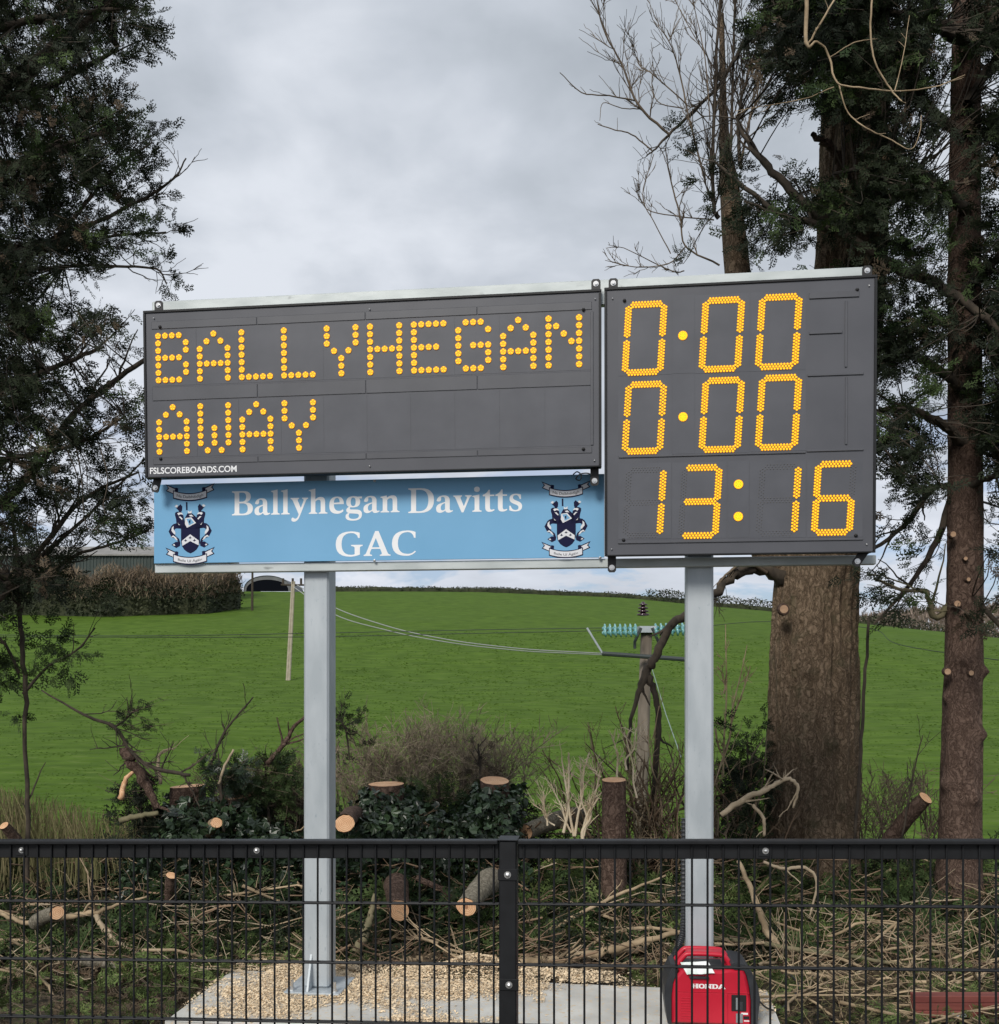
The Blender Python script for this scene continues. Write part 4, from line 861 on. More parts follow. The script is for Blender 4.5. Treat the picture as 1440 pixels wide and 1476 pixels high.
rlimbs = [
 [(1440, 480, 7.8, 12), (1395, 440, 7.8, 13), (1340, 405, 7.9, 15), (1290, 385, 8, 14), (1240, 352, 8, 13), (1185, 325, 8, 11), (1120, 305, 8, 8), (1065, 262, 8, 6), (1030, 232, 8, 3)],
 [(1240, 330, 8.1, 12), (1180, 310, 8, 13), (1130, 265, 8, 12), (1095, 225, 8, 9), (1072, 195, 8, 6), (1060, 170, 8, 3)],
 [(1390, 640, 8.3, 16), (1340, 600, 8.1, 12), (1290, 590, 8, 9), (1240, 600, 7.9, 6)],
 [(1390, 560, 8.3, 16), (1330, 520, 8, 12), (1260, 480, 8.2, 8)],
 [(1392, 300, 8.3, 18), (1340, 260, 8, 13), (1280, 240, 7.8, 9), (1200, 250, 7.8, 5)],
 [(1392, 200, 8.3, 18), (1330, 150, 8.6, 13), (1240, 100, 8.5, 9), (1120, 80, 8.5, 5), (1085, 60, 8.5, 3)],
 [(1394, 60, 8.3, 18), (1330, 30, 8, 13), (1240, 10, 8.0, 9), (1130, 25, 8.2, 5)],
 [(1392, 420, 8.3, 16), (1430, 380, 8, 12), (1480, 330, 8, 8)], [(1392, 150, 8.3, 16), (1440, 80, 8.4, 12), (1500, 30, 8.4, 6)],
 [(1392, 850, 8.3, 12), (1350, 890, 8.3, 10), (1338, 860, 8.3, 7), (1332, 852, 8.3, 7), (1300, 850, 8.3, 5), (1262, 835, 8.3, 4)],
 [(1392, 720, 8.4, 14), (1350, 700, 8.5, 9), (1300, 760, 8.5, 7), (1245, 800, 8.4, 5)],
 [(1388, 650, 8.5, 13), (1358, 760, 8.4, 10), (1320, 830, 8.4, 7), (1260, 900, 8.4, 3)],
 [(1392, 700, 8.3, 13), (1425, 690, 8.1, 9), (1480, 660, 8, 6)], [(1400, 860, 8.2, 9), (1425, 885, 8.1, 7), (1460, 920, 8.1, 5)],
 [(1260, 650, 8.7, 18), (1290, 620, 8.6, 16), (1312, 596, 8.6, 14)]]
lp = []
for i, pts in enumerate(rlimbs):
    _, path, rad = limb('branch', pts, rtree, 'limb' if i not in (9, 14) else 'mossy', 5 if i < 13 else 0, .4, 1, .1, dj=.05); lp.append(path)
lp = np.concatenate(lp)
def clumps(n, region, dens, dr, drng, seed, drop=-.1):
    rs = np.random.RandomState(seed); out = []
    while len(out) < n:
        px = rs.uniform(region[0], region[1]); py = rs.uniform(region[2], region[3])
        if rs.rand() > dens(px, py): continue
        d = rs.uniform(*drng); v = np.array([dr(px, py), rs.randn() * .5, rs.randn() * .4 + drop]); v /= np.linalg.norm(v)
        out.append((P(px, py, d), v))
    return out
def nz(px, py, sc_, s): return float(fbm(px / sc_, py / sc_, 0, 3, s)) / .875
def dR(px, py):
    lb = np.interp(py, [-60, 40, 70, 130, 200, 240, 300, 340, 380, 600, 860], [1085, 1075, 1110, 1125, 1175, 1085, 1055, 1120, 1180, 1240, 1240])
    if px < lb: return 0
    d = min(1, max(0, (px - lb) / 150) ** 1.3 + .10)
    if 140 < py < 245 and px < 1180: return 0
    if 245 <= py < 300 and 1120 < px < 1185: d *= .25
    if 300 < px - 830 < 350 and 380 > py > 330: d *= .3
    if 1175 < px < 1292 and 318 < py < 405: return 0
    if 1178 < px < 1292 and 150 < py < 275: return 0
    if px > 1290 and py < 640: d *= .75 * (1 if nz(px, py, 18, 99) > .47 else .12)
    if py > 640: d *= np.interp(py, [640, 720, 800, 870, 900], [.6, .22, .17, .15, 0])
    if 1360 < px < 1420 and py > 640: d *= .05
    return d * (1 if nz(px, py, 30, 77) > .46 else .07)
cR = clumps(1250, (1030, 1520, -80, 900), dR, lambda px, py: -.9 if px < 1380 else .8, (7.3, 8.9), 3)
dk = [c for i, c in enumerate(cR) if i % 4]; gn = [c for i, c in enumerate(cR) if not i % 4]  # a share of the clumps takes the greener foliage material
crown_mesh(dk, M['conifer'], 'crown', rtree, 17, (.07, .16), .25, 4); crown_mesh(gn, M['conifer2'], 'crown_green', rtree, 12, (.08, .17), .24, 5)
crown_mesh(cR[::9], M['brown_foliage'], 'dead_sprays', rtree, 9, (.07, .15), .24, 41)
g = G(); link_twigs(g, lp, cR, .004, .8, 6); g.build('twigs', M['limb'], rtree)
spg = []
for x, y, dx, dz in ((1045, 262, -.3, .8), (1055, 250, .3, .8), (1062, 268, .8, .3), (1040, 280, -.8, .1), (1070, 285, .7, -.3), (1050, 240, 0, 1), (972, 192, -.2, .8), (978, 200, .3, .4), (985, 215, .2, -.3), (1000, 225, -.3, .5), (1012, 262, -.6, .2), (1020, 250, .4, .8), (1030, 285, -.5, -.6), (1022, 300, -.3, -.9), (1045, 240, 0, .9), (1068, 250, .6, .6), (1060, 232, .5, 0), (1095, 372, -.4, .8), (1105, 352, 0, 1), (1112, 368, .6, .7), (1100, 338, -.2, .9), (1118, 350, .5, .8), (1150, 352, .8, .3), (1090, 382, -.6, .6), (985, 380, -.3, .8), (1140, 360, .3, .3)):
    spg.append((P(x, y, 8.3), np.array([dx, 0, dz])))
crown_mesh(spg, M['conifer'], 'tip_sprig', rtree, 8, (.07, .14), .10, 17)
g = G(); link_twigs(g, lp, spg, .004, 1, 18); g.build('twigs', M['limb'], rtree)
# --- left conifer reaching in from outside the frame
lt = thing('conifer_tree', (0, 0, 0), 'dark conifer at the left edge with lacy branches reaching toward the name board', 'tree')
trunk_mesh([(-150, 1380, 7.9, 90), (-150, 900, 7.9, 80), (-145, 400, 7.9, 70), (-140, -100, 7.9, 55)], 40, 120, .012, 15, (9, 1.6)).build('trunk', M['redbark'], lt, smooth=True)
llimbs = [
 [(-145, 260, 7.9, 30), (-40, 165, 7.7, 22), (40, 100, 7.6, 17), (110, 45, 7.6, 13), (170, -15, 7.6, 9)],
 [(-145, 620, 7.9, 20), (-40, 575, 7.8, 12), (40, 545, 7.8, 9), (100, 520, 7.8, 7), (150, 500, 7.8, 4)],
 [(-145, 800, 7.9, 22), (-30, 742, 7.7, 14), (40, 690, 7.7, 10), (100, 605, 7.7, 9), (150, 560, 7.7, 8), (205, 520, 7.7, 7), (260, 480, 7.9, 4)],
 [(-145, 420, 7.9, 18), (-20, 380, 7.8, 12), (70, 350, 7.8, 8), (130, 325, 7.8, 6), (200, 290, 7.8, 5), (250, 258, 7.8, 3), (268, 228, 7.8, 2)],
 [(70, 350, 7.8, 7), (110, 310, 7.8, 5), (170, 240, 7.8, 4), (220, 205, 7.8, 2.5)],
 [(60, 362, 7.8, 6), (120, 345, 7.8, 5), (180, 338, 7.8, 4), (240, 335, 7.8, 2.5)],
 [(-145, 460, 7.9, 14), (0, 400, 7.8, 9), (110, 383, 7.8, 5), (170, 384, 7.8, 4), (225, 388, 7.8, 3), (240, 410, 7.8, 2)],
 [(-145, 950, 7.9, 16), (-20, 880, 7.8, 10), (60, 790, 7.8, 8), (120, 720, 7.8, 6), (200, 680, 7.8, 3)],
 [(-145, 900, 7.9, 14), (-20, 860, 7.9, 9), (60, 800, 7.9, 7), (140, 730, 7.9, 4), (230, 640, 8.1, 2)],
 [(-145, 1010, 7.9, 16), (-10, 855, 7.8, 9), (60, 830, 7.8, 7), (110, 800, 7.8, 5), (160, 785, 7.8, 4), (215, 765, 7.8, 3)],
 [(-145, 200, 7.9, 20), (-20, 150, 8.2, 14), (80, 120, 8.2, 9), (170, 70, 8.2, 5)],
 [(-145, 330, 7.9, 16), (0, 250, 7.4, 11), (90, 210, 7.4, 8), (190, 180, 7.4, 4)],
 [(-145, 100, 7.9, 16), (0, 40, 7.4, 11), (110, 20, 7.4, 8), (200, 10, 7.4, 4)],
 [(-145, 700, 7.9, 12), (20, 660, 7.4, 8), (110, 640, 7.4, 5), (180, 600, 7.4, 3)]]
lp = []
for pts in llimbs:
    _, path, rad = limb('branch', pts, lt, 'limb', 9, .34, 2, .12, dj=.06); lp.append(path[int(len(path) * .35):])
lp = np.concatenate(lp)
def dL(px, py):
    rb = np.interp(py, [-60, 0, 60, 100, 160, 205, 240, 280, 335, 365, 400, 440, 480, 540, 620, 680, 700, 770, 830, 870, 900], [205, 208, 212, 180, 195, 218, 208, 232, 236, 180, 138, 132, 152, 175, 190, 185, 190, 205, 165, 100, 0])
    if px > rb: return 0
    core = np.interp(py, [0, 360, 430, 860], [125, 105, 55, 45])
    d = .85 if px < core else .72 - .55 * min(1, (px - core) / max(20, rb - core))
    if py > 400: d *= .85
    if py > 660: d *= .85
    return d * (1 if nz(px, py, 26, 55) > .48 else .08)
cL = clumps(1250, (-230, 250, -80, 880), dL, lambda px, py: .9, (6.9, 8.7), 8, .05)
sp = [(P(x, y, 7.8), np.array([dx, 0, dz])) for x, y, dx, dz in ((238, 380, .3, .6), (242, 395, .8, 0), (240, 410, .4, -.8), (232, 390, -.3, .8), (250, 400, .7, -.3))]
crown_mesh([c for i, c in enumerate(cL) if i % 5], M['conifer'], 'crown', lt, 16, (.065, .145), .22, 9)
crown_mesh([c for i, c in enumerate(cL) if not i % 5] , M['conifer2'], 'crown_green', lt, 11, (.07, .15), .24, 10)
crown_mesh(sp, M['conifer'], 'tip_sprig', lt, 6, (.08, .13), .08, 12)
crown_mesh(cL[::9], M['brown_foliage'], 'dead_sprays', lt, 9, (.06, .13), .22, 42)
g = G(); link_twigs(g, lp, cL, .0038, .9, 13); g.build('twigs', M['limb'], lt)
# slender sapling at left
sl = thing('sapling', P(36, 1330, 8.2), 'slender crooked conifer sapling left of the stumps', 'sapling')
sl.location = (0, 0, 0)
_, p1, r1 = limb('trunk', [(36, 1320, 8.2, 8), (40, 1180, 8.2, 7), (35, 1060, 8.2, 6), (38, 1000, 8.2, 7), (32, 930, 8.2, 7), (28, 860, 8.2, 6), (22, 780, 8.2, 5), (10, 690, 8.2, 3)], sl, 'limb', 5, .3, 1, .1, dj=.01)
_, p2, _ = limb('branch', [(33, 1000, 8.2, 5), (70, 960, 8.2, 4), (110, 938, 8.2, 3), (137, 905, 8.2, 2)], sl, 'limb', 5, .22, 1, .1, dj=.01)
_, p3, _ = limb('branch', [(28, 970, 8.2, 5), (8, 930, 8.2, 4), (-20, 900, 8.2, 3)], sl, 'limb', 4, .25, 1, .1, dj=.01)
cs = clumps(30, (-30, 110, 900, 1025), lambda x, y: 1 if nz(x, y, 22, 3) > .5 and not (x > 60 and y > 975) else .1, lambda a, b: .6, (8.0, 8.4), 14)
crown_mesh(cs, M['conifer2'], 'foliage', sl, 8, (.08, .16), .14, 15)

# ------------------------------------------------------------------ stumps, ivy, logs
def ivy(par, c, r, z0, z1, n, seed, m='ivy', size=(.04, .085), bulge=.08):
    rs = np.random.RandomState(seed); th = rs.rand(n) * 6.283; z = z0 + (z1 - z0) * rs.rand(n) ** .9
    rr = r + rs.rand(n) * bulge + .09 * np.clip((z1 - z) / (z1 - z0), 0, 1) * rs.rand(n) + .05 * np.sin(th * 3 + z * 7)
    T = np.stack([c[0] + np.cos(th) * rr, c[1] + np.sin(th) * rr, z], 1)
    D = np.stack([np.cos(th) * .5, np.sin(th) * .5, np.full(n, -.9)], 1) + rs.randn(n, 3) * .45
    g = G(); g.inst(ivv, ivf, rotmats(D, rs.randn(n) * .8 + np.where(rs.rand(n) > .5, 0, 3.14)), size[0] + rs.rand(n) * (size[1] - size[0]), T); return g.build('ivy', M[m], par)
def cutface(g, r, n=22, seed=0, m=0, mh=1, ir=True):
    rs = np.random.RandomState(seed); an = np.arange(n) * 6.2832 / n; rr = r * (1 + .07 * np.sin(an * 2 + seed) + rs.randn(n) * .02)
    v = np.concatenate([np.stack([np.cos(an) * rr, np.sin(an) * rr, 0 * an], 1), np.stack([np.cos(an) * rr * .25, np.sin(an) * rr * .25, 0 * an + .002], 1)])
    q_ = np.arange(n); q2 = (q_ + 1) % n; g.add(v, np.stack([q_, q2, q2 + n, q_ + n], 1), m); g.f.append((np.array([list(range(n, 2 * n))]) + g.n - 2 * n, mh))
def stump(px, py, wpx, d, label, ivyn=0, tilt=(0, 0), bark='redbark', seed=0, zb=-.14, taper=1.25, ivz=.93):
    top = P(px, py, d); r = wpx * d / F / 2; t = thing('tree_stump', (top[0], top[1], zb), label, 'stump', 'sawn tree stumps'); h = top[2] - zb
    n = 26; k = 34; an = np.arange(n) * 6.2832 / n; rs = np.random.RandomState(seed); g = G(); A, Zt = np.meshgrid(an, np.linspace(0, 1, k))
    rr = r * (taper + (1 - taper) * Zt) * (1 + .06 * np.sin(A * 2 + seed)) + .010 * (fbm(np.cos(A) * 5, np.sin(A) * 5, Zt * h * 2, 3, seed) - .4) * 2 + .10 * np.clip(1 - Zt * 4, 0, 1) ** 2 * r * 4 * .5
    zz_ = Zt * h; tl = tilt[0] * np.cos(A) * rr * Zt + tilt[1] * np.sin(A) * rr * Zt
    i = np.arange(k - 1)[:, None] * n; j = np.arange(n)[None]; j2 = (j + 1) % n
    g.add(np.stack([np.cos(A) * rr, np.sin(A) * rr, zz_ + tl], -1).reshape(-1, 3), np.stack([i + j, i + j2, i + n + j2, i + n + j], -1).reshape(-1, 4)); g.build('trunk', M[bark], t, smooth=True)
    g = G(); an = np.arange(n) * 6.2832 / n; rtop = rr[-1] + .001; v = np.stack([np.cos(an) * rtop, np.sin(an) * rtop, h + .001 + tl[-1]], 1); vi = v * np.array([.3, .3, 1]); vi[:, 2] = h + .002 + tl[-1] * .3
    q_ = np.arange(n); q2 = (q_ + 1) % n; g.add(np.concatenate([v, vi]), np.stack([q_, q2, q2 + n, q_ + n], 1)); g.f.append((np.array([list(range(n, 2 * n))]) + g.n - 2 * n, 0)); g.build('cut_face', M['cut'], t)
    if ivyn: ivy(t, (0, 0), r * 1.03, .0, h * ivz, ivyn, seed + 50)
    return t
stump(271, 1133, 46, 8.4, 'reddish sawn stump on the left, wrapped in ivy, level pink cut top', 1500, (.06, .0), seed=1, ivz=.86)
stump(346, 1149, 34, 8.5, 'narrow ivy wrapped stump with a tilted cut, right of the leftmost stump', 1300, (.16, .04), seed=2, ivz=.97)
stump(557, 1130, 50, 8.5, 'broad ivy covered stump with a flat orange cut right of the left post', 1900, (.03, .03), seed=3, ivz=.985)
stump(713, 1125, 42, 8.2, 'tall ivy clad stump with a bright ragged cut, left of the fence post', 1900, (-.02, .16), seed=4, ivz=.985)
stump(885, 1124, 36, 8.0, 'bare dark barked stump with a pale level cut beside the bleached twigs', 0, (.02, .08), seed=5, taper=1.15)
def log(pxa, pya, da, pxb, pyb, db, wa, wb, label, bark='redbark', name='log', cutb=False, seed=0, heart=True):
    a = P(pxa, pya, da); b = P(pxb, pyb, db); ra = wa * da / F / 2; rb = wb * db / F / 2; t = thing(name, tuple(a), label, 'log', 'sawn and broken logs')
    v = b - a; L = np.linalg.norm(v); g = G(); k = 14; tt = np.linspace(0, 1, k)[:, None]; rs = np.random.RandomState(seed)
    pth_ = v * tt + np.sin(tt * 3.0) * L * .03 * np.array([0, 0, 1]); g.tube(pth_, np.linspace(ra, rb, k) * (1 + rs.randn(k) * .03), 14, cap=cutb); g.build('log_body', M[bark], t, smooth=True)
    g = G(); cutface(g, ra * .97, 22, seed); o = g.build('cut_face', [M['cut'], M['cutdark' if heart else 'cut']], t)
    o.rotation_mode = 'QUATERNION'; o.rotation_quaternion = Vector(-v / L).to_track_quat('Z', 'Y'); o.location = Vector(-v / L * .002); return t
log(497, 1187, 7.45, 514, 1176, 8.4, 27, 26, 'short log with a round orange sawn end facing out, beside the left post', seed=1, heart=False)
log(672, 1307, 7.05, 708, 1268, 7.6, 29, 36, 'pale grey log with a dark hearted sawn end lying below the ivy stumps', 'logbark', seed=2)
log(758, 1199, 8.3, 836, 1178, 9.0, 22, 30, 'brown log lying on its side among bleached twigs right of the fence post', 'logbark', seed=3)
log(575, 1312, 7.1, 571, 1276, 7.6, 31, 36, 'log with an orange torn end standing below the broad ivy stump', seed=4, heart=False)
log(1334, 1150, 8.5, 1282, 1212, 8.8, 20, 24, 'split log leaning between the two right trunks with pale broken wood', 'redbark', seed=5, heart=False)
log(178, 1393, 6.7, 118, 1386, 6.9, 15, 16, 'small log with a sawn end among litter at lower left', 'logbark', seed=6, heart=False)
log(82, 1316, 7.0, 52, 1330, 7.3, 20, 22, 'short splintered log lying at the far left behind the fence', 'logbark', seed=7, heart=False)
log(312, 1186, 7.75, 303, 1199, 8.2, 16, 20, 'torn broken log end between the two leftmost stumps', 'tan', seed=8, heart=False)
log(6, 1190, 8.0, 24, 1212, 8.1, 14, 16, 'brown leaning log piece at the far left edge', 'redbark', seed=9, heart=False)
log(247, 1262, 7.5, 242, 1300, 7.6, 15, 16, 'short ivy shaded upright stub behind the fence below the leftmost stump', 'redbark', seed=10, heart=False)
# named branches lying about: (points, material, label)
FB = [
 ([(180, 1080, 8, 16), (193, 1105, 8, 15), (215, 1140, 8, 12), (228, 1165, 8, 9)], 'redbark', 'thick broken branch leaning over the leftmost stump', 4, .3),
 ([(60, 995, 8, 2), (120, 1030, 8, 4), (165, 1048, 8, 5), (190, 1085, 8, 6), (225, 1108, 8, 6), (275, 1118, 8, 5)], 'limb', 'long dark twiggy branch arching over the leftmost stumps', 16, .35),
 ([(175, 1150, 8, 9), (180, 1125, 8, 7), (200, 1105, 8, 4)], 'cut', 'splintered orange branch tip hanging left of the stumps', 0, .1),
 ([(172, 1182, 8, 9), (200, 1176, 8, 8), (228, 1171, 8, 7)], 'mossy', 'short greenish branch stub pointing left beneath the leftmost stump', 0, .1),
 ([(385, 1100, 8.3, 8), (410, 1072, 8.3, 7), (422, 1050, 8.3, 6), (440, 1032, 8.3, 4), (460, 1010, 8.4, 3)], 'redbark', 'bare brown branch rising toward the left post', 4, .3),
 ([(316, 1129, 8, 4), (322, 1108, 8, 4), (337, 1080, 8, 3)], 'paletan', 'pale barkless stick standing upright between two stumps', 0, .1),
 ([(232, 1130, 8.2, 5), (228, 1095, 8.2, 5), (236, 1082, 8.2, 3), (250, 1080, 8.2, 2)], 'paletan', 'crooked pale twig beside the arching dark branch', 5, .15),
 ([(300, 1110, 8.3, 4), (320, 1062, 8.3, 4), (335, 1040, 8.3, 3), (365, 1005, 8.3, 2)], 'limb', 'thin upright ivy twig above the narrow stump', 8, .2),
 ([(0, 1316, 7.4, 5), (40, 1330, 7.3, 7), (90, 1322, 7.3, 9), (135, 1316, 7.3, 8), (175, 1302, 7.3, 4), (215, 1292, 7.3, 3)], 'tan', 'forked grey branch at the left crossing behind three fence wires', 4, .25),
 ([(137, 1318, 7.3, 8), (155, 1345, 7.2, 8), (185, 1368, 7.1, 6), (220, 1382, 7.1, 4)], 'paletan', 'pale side branch dropping from the forked grey branch', 2, .2),
 ([(0, 1410, 6.9, 8), (30, 1424, 6.9, 8), (75, 1428, 6.8, 7), (118, 1437, 6.8, 5)], 'tan', 'low curved branch in the bottom left corner', 2, .2),
 ([(0, 1355, 7.2, 5), (40, 1358, 7.2, 6), (90, 1378, 7.1, 5), (150, 1400, 7, 4), (215, 1425, 6.9, 3)], 'tan', 'thin long stick slanting down at lower left', 3, .2),
 ([(185, 1350, 7.3, 3), (240, 1360, 7.2, 4), (300, 1356, 7.2, 4), (360, 1365, 7.2, 2)], 'tan', 'thin curved stick left of the left post', 3, .2),
 ([(515, 1370, 7.0, 14), (525, 1345, 7.1, 13), (535, 1318, 7.2, 9), (540, 1290, 7.3, 5)], 'mossy', 'curved greenish limb rising right of the left post base', 1, .2),
 ([(580, 1382, 6.95, 12), (630, 1384, 6.95, 13), (690, 1390, 6.9, 12), (760, 1386, 6.9, 13), (820, 1382, 6.9, 13), (870, 1372, 6.9, 12), (930, 1355, 6.9, 9), (985, 1342, 6.9, 6)], 'tan', 'long pale brown log like branch lying along the back of the pad', 3, .25),
 ([(860, 1380, 7, 9), (900, 1372, 7, 9), (932, 1366, 7, 7)], 'tan', 'short tan stick beside the long branch behind the pad', 0, .2),
 ([(1030, 1352, 7.1, 7), (1080, 1358, 7.1, 7), (1150, 1368, 7, 7), (1230, 1380, 6.9, 6), (1330, 1395, 6.9, 5), (1440, 1408, 6.8, 4)], 'mossy', 'long straight greenish pole branch running right from the right post', 3, .25),
 ([(1065, 1240, 7.6, 6), (1085, 1290, 7.4, 8), (1105, 1340, 7.2, 10), (1130, 1375, 7.1, 12), (1142, 1396, 7.0, 12)], 'tan', 'leaning bark mottled branch in front of the thick trunk', 1, .2),
 ([(1040, 1175, 7.8, 8), (1075, 1150, 7.8, 9), (1110, 1135, 7.7, 7), (1135, 1122, 7.7, 6), (1150, 1135, 7.7, 5), (1143, 1165, 7.7, 3)], 'paletan', 'pale forked branch curling across the foot of the thick trunk', 6, .25),
 ([(1085, 1160, 7.8, 5), (1100, 1180, 7.8, 5), (1102, 1205, 7.8, 4)], 'paletan', 'small hooked pale twig left of the thick trunk', 1, .1),
 ([(1100, 1242, 7.7, 4), (1130, 1252, 7.7, 5), (1160, 1250, 7.7, 5), (1177, 1270, 7.7, 4), (1170, 1310, 7.7, 3), (1160, 1345, 7.6, 3)], 'paletan', 'hooked pale twig hanging in front of the thick trunk below the rail', 2, .2),
 ([(1155, 1438, 6.7, 8), (1190, 1430, 6.8, 9), (1250, 1424, 6.8, 8), (1340, 1422, 6.8, 8), (1440, 1420, 6.8, 8)], 'tan', 'straight tan stick lying level at the right behind the generator', 1, .2),
 ([(1200, 1435, 6.6, 5), (1260, 1445, 6.6, 5), (1310, 1458, 6.5, 5), (1345, 1475, 6.5, 4)], 'paletan', 'curved pale twig at the lower right in front of the red plank', 4, .2),
 ([(1120, 1330, 7.3, 3), (1190, 1350, 7.3, 4), (1240, 1330, 7.3, 4), (1290, 1332, 7.3, 3)], 'tan', 'arched thin tan twig between the thick trunk and the thin trunk', 2, .2),
 ([(1170, 1368, 7.1, 3), (1240, 1372, 7.1, 4), (1310, 1365, 7.1, 4), (1380, 1360, 7.1, 3)], 'tan', 'thin level twig right of the leaning mottled branch', 3, .2),
 ([(770, 1355, 7.3, 5), (830, 1320, 7.4, 6), (890, 1290, 7.5, 5), (960, 1262, 7.6, 3)], 'tan', 'straight stick slanting up right of the fence post', 3, .2),
 ([(760, 1360, 7.3, 4), (830, 1372, 7.2, 5), (880, 1345, 7.3, 6), (940, 1338, 7.3, 5), (990, 1345, 7.2, 4)], 'tan', 'bent tan branch lying left of the right post', 3, .2),
 ([(600, 1265, 7.6, 9), (640, 1285, 7.6, 8), (665, 1310, 7.6, 5), (700, 1340, 7.5, 3)], 'redbark', 'dark branch lying against the dark hearted log', 2, .2),
 ([(1253, 890, 8.3, 4), (1245, 1000, 8.3, 5), (1240, 1100, 8.3, 5), (1232, 1210, 8.3, 4)], 'limb', 'straight dark hanging vine right of the thick trunk', 0, .2),
 ([(1300, 1210, 8.5, 3), (1310, 1150, 8.5, 3), (1322, 1090, 8.5, 2), (1330, 1060, 8.5, 1.5)], 'limb', 'thin upright shoot rising from the split log', 6, .25),
]
for pts, m, lab, n, L in FB:
    rr_ = random.Random(len(lab)); path, rad = traced(pts, 6); path = path + np.random.RandomState(len(lab)).randn(*path.shape) * rad[:, None] * .22
    g = G(); g.tube(path, rad, 8, cap=True)
    if n: sprout(g, path, rad, n, L, rr_, 2 if n > 5 else 1, .8, .2)
    tag(g.build('fallen_branch', M[m], smooth=True), lab, 'branch', 'branches lying in the felled brush')
# bleached bare twigs (right of the fence post)
bl = thing('bleached_bush', (0, 0, 0), 'bleached barkless bush of pale bare twigs beside the bare dark stump', 'bush')
rb_ = random.Random(21)
for x0, y0, x1, y1, wd in ((815, 1200, 822, 1085, 7), (828, 1205, 812, 1092, 6), (832, 1205, 848, 1085, 6), (790, 1190, 782, 1140, 4), (825, 1200, 795, 1130, 4), (840, 1205, 868, 1110, 6), (838, 1205, 862, 1130, 5), (838, 1212, 862, 1150, 9), (800, 1190, 770, 1160, 3), (900, 1110, 920, 1050, 4), (892, 1120, 885, 1060, 4), (845, 1205, 835, 1100, 5), (868, 1120, 850, 1105, 4), (920, 1150, 905, 1060, 4)):
    n_ = 5; pts = [(x0 + (x1 - x0) * t + rb_.uniform(-4, 4), y0 + (y1 - y0) * t, 8.2, (wd * .62 + .7) * (1 - .6 * t)) for t in np.linspace(0, 1, n_)]
    path, rad = traced(pts, 4); g = G(); g.tube(path, rad, 6); sprout(g, path, rad, 9, .14, rb_, 2, .6, .3); g.build('branch', M['paletwig'], bl, smooth=True)
# tangled shrub round the utility pole foot
ts = thing('tangled_shrub', (0, 0, 0), 'tangled bare shrub of brown and tan twigs between the dark stump and the right post', 'shrub')
for k in range(110):
    x0 = rb_.uniform(850, 1100) if k % 2 else rb_.uniform(890, 985); y0 = rb_.uniform(1180, 1300); ln = rb_.uniform(70, 190); a = rb_.gauss(0, .5); x1 = x0 + math.sin(a) * ln; y1 = max(y0 - math.cos(a) * ln, 1010)
    pts = [(x0 + (x1 - x0) * t + rb_.uniform(-9, 9), y0 + (y1 - y0) * t, 8.6 + rb_.uniform(-.2, .2), 3.6 * (1 - .6 * t)) for t in np.linspace(0, 1, 5)]
    path, rad = traced(pts, 4); g = G(); g.tube(path, rad, 5); sprout(g, path, rad, 5, .3, rb_, 2, .8, .1); g.build('branch', M[('warmtwig', 'twig', 'tan', 'warmtwig')[k % 4]], ts, smooth=True)
for x0, y0, x1, y1 in ((1040, 1120, 1046, 900), (1045, 1000, 1035, 960), (1048, 1050, 1085, 960), (1040, 1110, 1075, 930), (1030, 1050, 1060, 1150)):
    pts = [(x0 + (x1 - x0) * t + rb_.uniform(-4, 4), y0 + (y1 - y0) * t, 8.5, 3.2 * (1 - .6 * t)) for t in np.linspace(0, 1, 5)]
    path, rad = traced(pts, 4); g = G(); g.tube(path, rad, 5); sprout(g, path, rad, 8, .14, rb_, 2, .8, .1); g.build('branch', M['tan'], ts, smooth=True)
cs = clumps(46, (1035, 1100, 1050, 1230), lambda x, y: 1 if nz(x, y, 25, 8) > .45 else .1, lambda a, b: rb_.uniform(-1, 1), (8.4, 8.8), 33, .1)
crown_mesh(cs, M['conifer'], 'foliage', ts, 8, (.07, .14), .16, 34)
def bough(label, cx, cy, rx, ry, d, n, m, seed, per=9, size=(.06, .13), stem=None):
    t = thing('cut_bough', (0, 0, 0), label, 'branch', 'cut conifer boughs')
    cs = clumps(n, (cx - rx, cx + rx, cy - ry, cy + ry), lambda x, y: 1 if ((x - cx) / rx) ** 2 + ((y - cy) / ry) ** 2 < 1 and nz(x, y, 16, seed) > .42 else 0, lambda a, b: rb_.uniform(-1, 1), (d - .15, d + .15), seed, .1)
    crown_mesh(cs, M[m], 'foliage', t, per, size, .14, seed); _, pth2, _ = limb('stem', stem or [(cx + rx * .2, cy + ry + 60, d, 5), (cx, cy + ry * .3, d, 4), (cx - 3, cy - ry, d, 2)], t, 'limb', 8, .22, 2, .2, dj=.02)
    g = G(); link_twigs(g, pth2, cs, .003, .8, seed); g.build('twigs', M['twig'], t)
bough('dark ivy tuft on the cut branches above the narrow stump', 318, 1112, 22, 26, 8.2, 22, 'ivy', 301)
bough('green conifer sprays above the brush left of the left post', 385, 1135, 55, 42, 8.5, 60, 'conifer2', 302)
bough('hanging dark conifer sprig just right of the left post', 500, 1062, 14, 38, 8.3, 12, 'conifer', 303, 7, (.05, .10), stem=[(478, 1035, 8.3, 4), (492, 1040, 8.3, 3), (500, 1062, 8.3, 3), (504, 1095, 8.3, 2)])
bough('brown conifer tuft behind the tall ivy stump', 692, 1098, 20, 26, 8.6, 12, 'brown_foliage', 304, 7, (.05, .1))
bough('dark conifer bough filling between the two ivy stumps', 635, 1152, 42, 36, 8.7, 34, 'conifer2', 305)
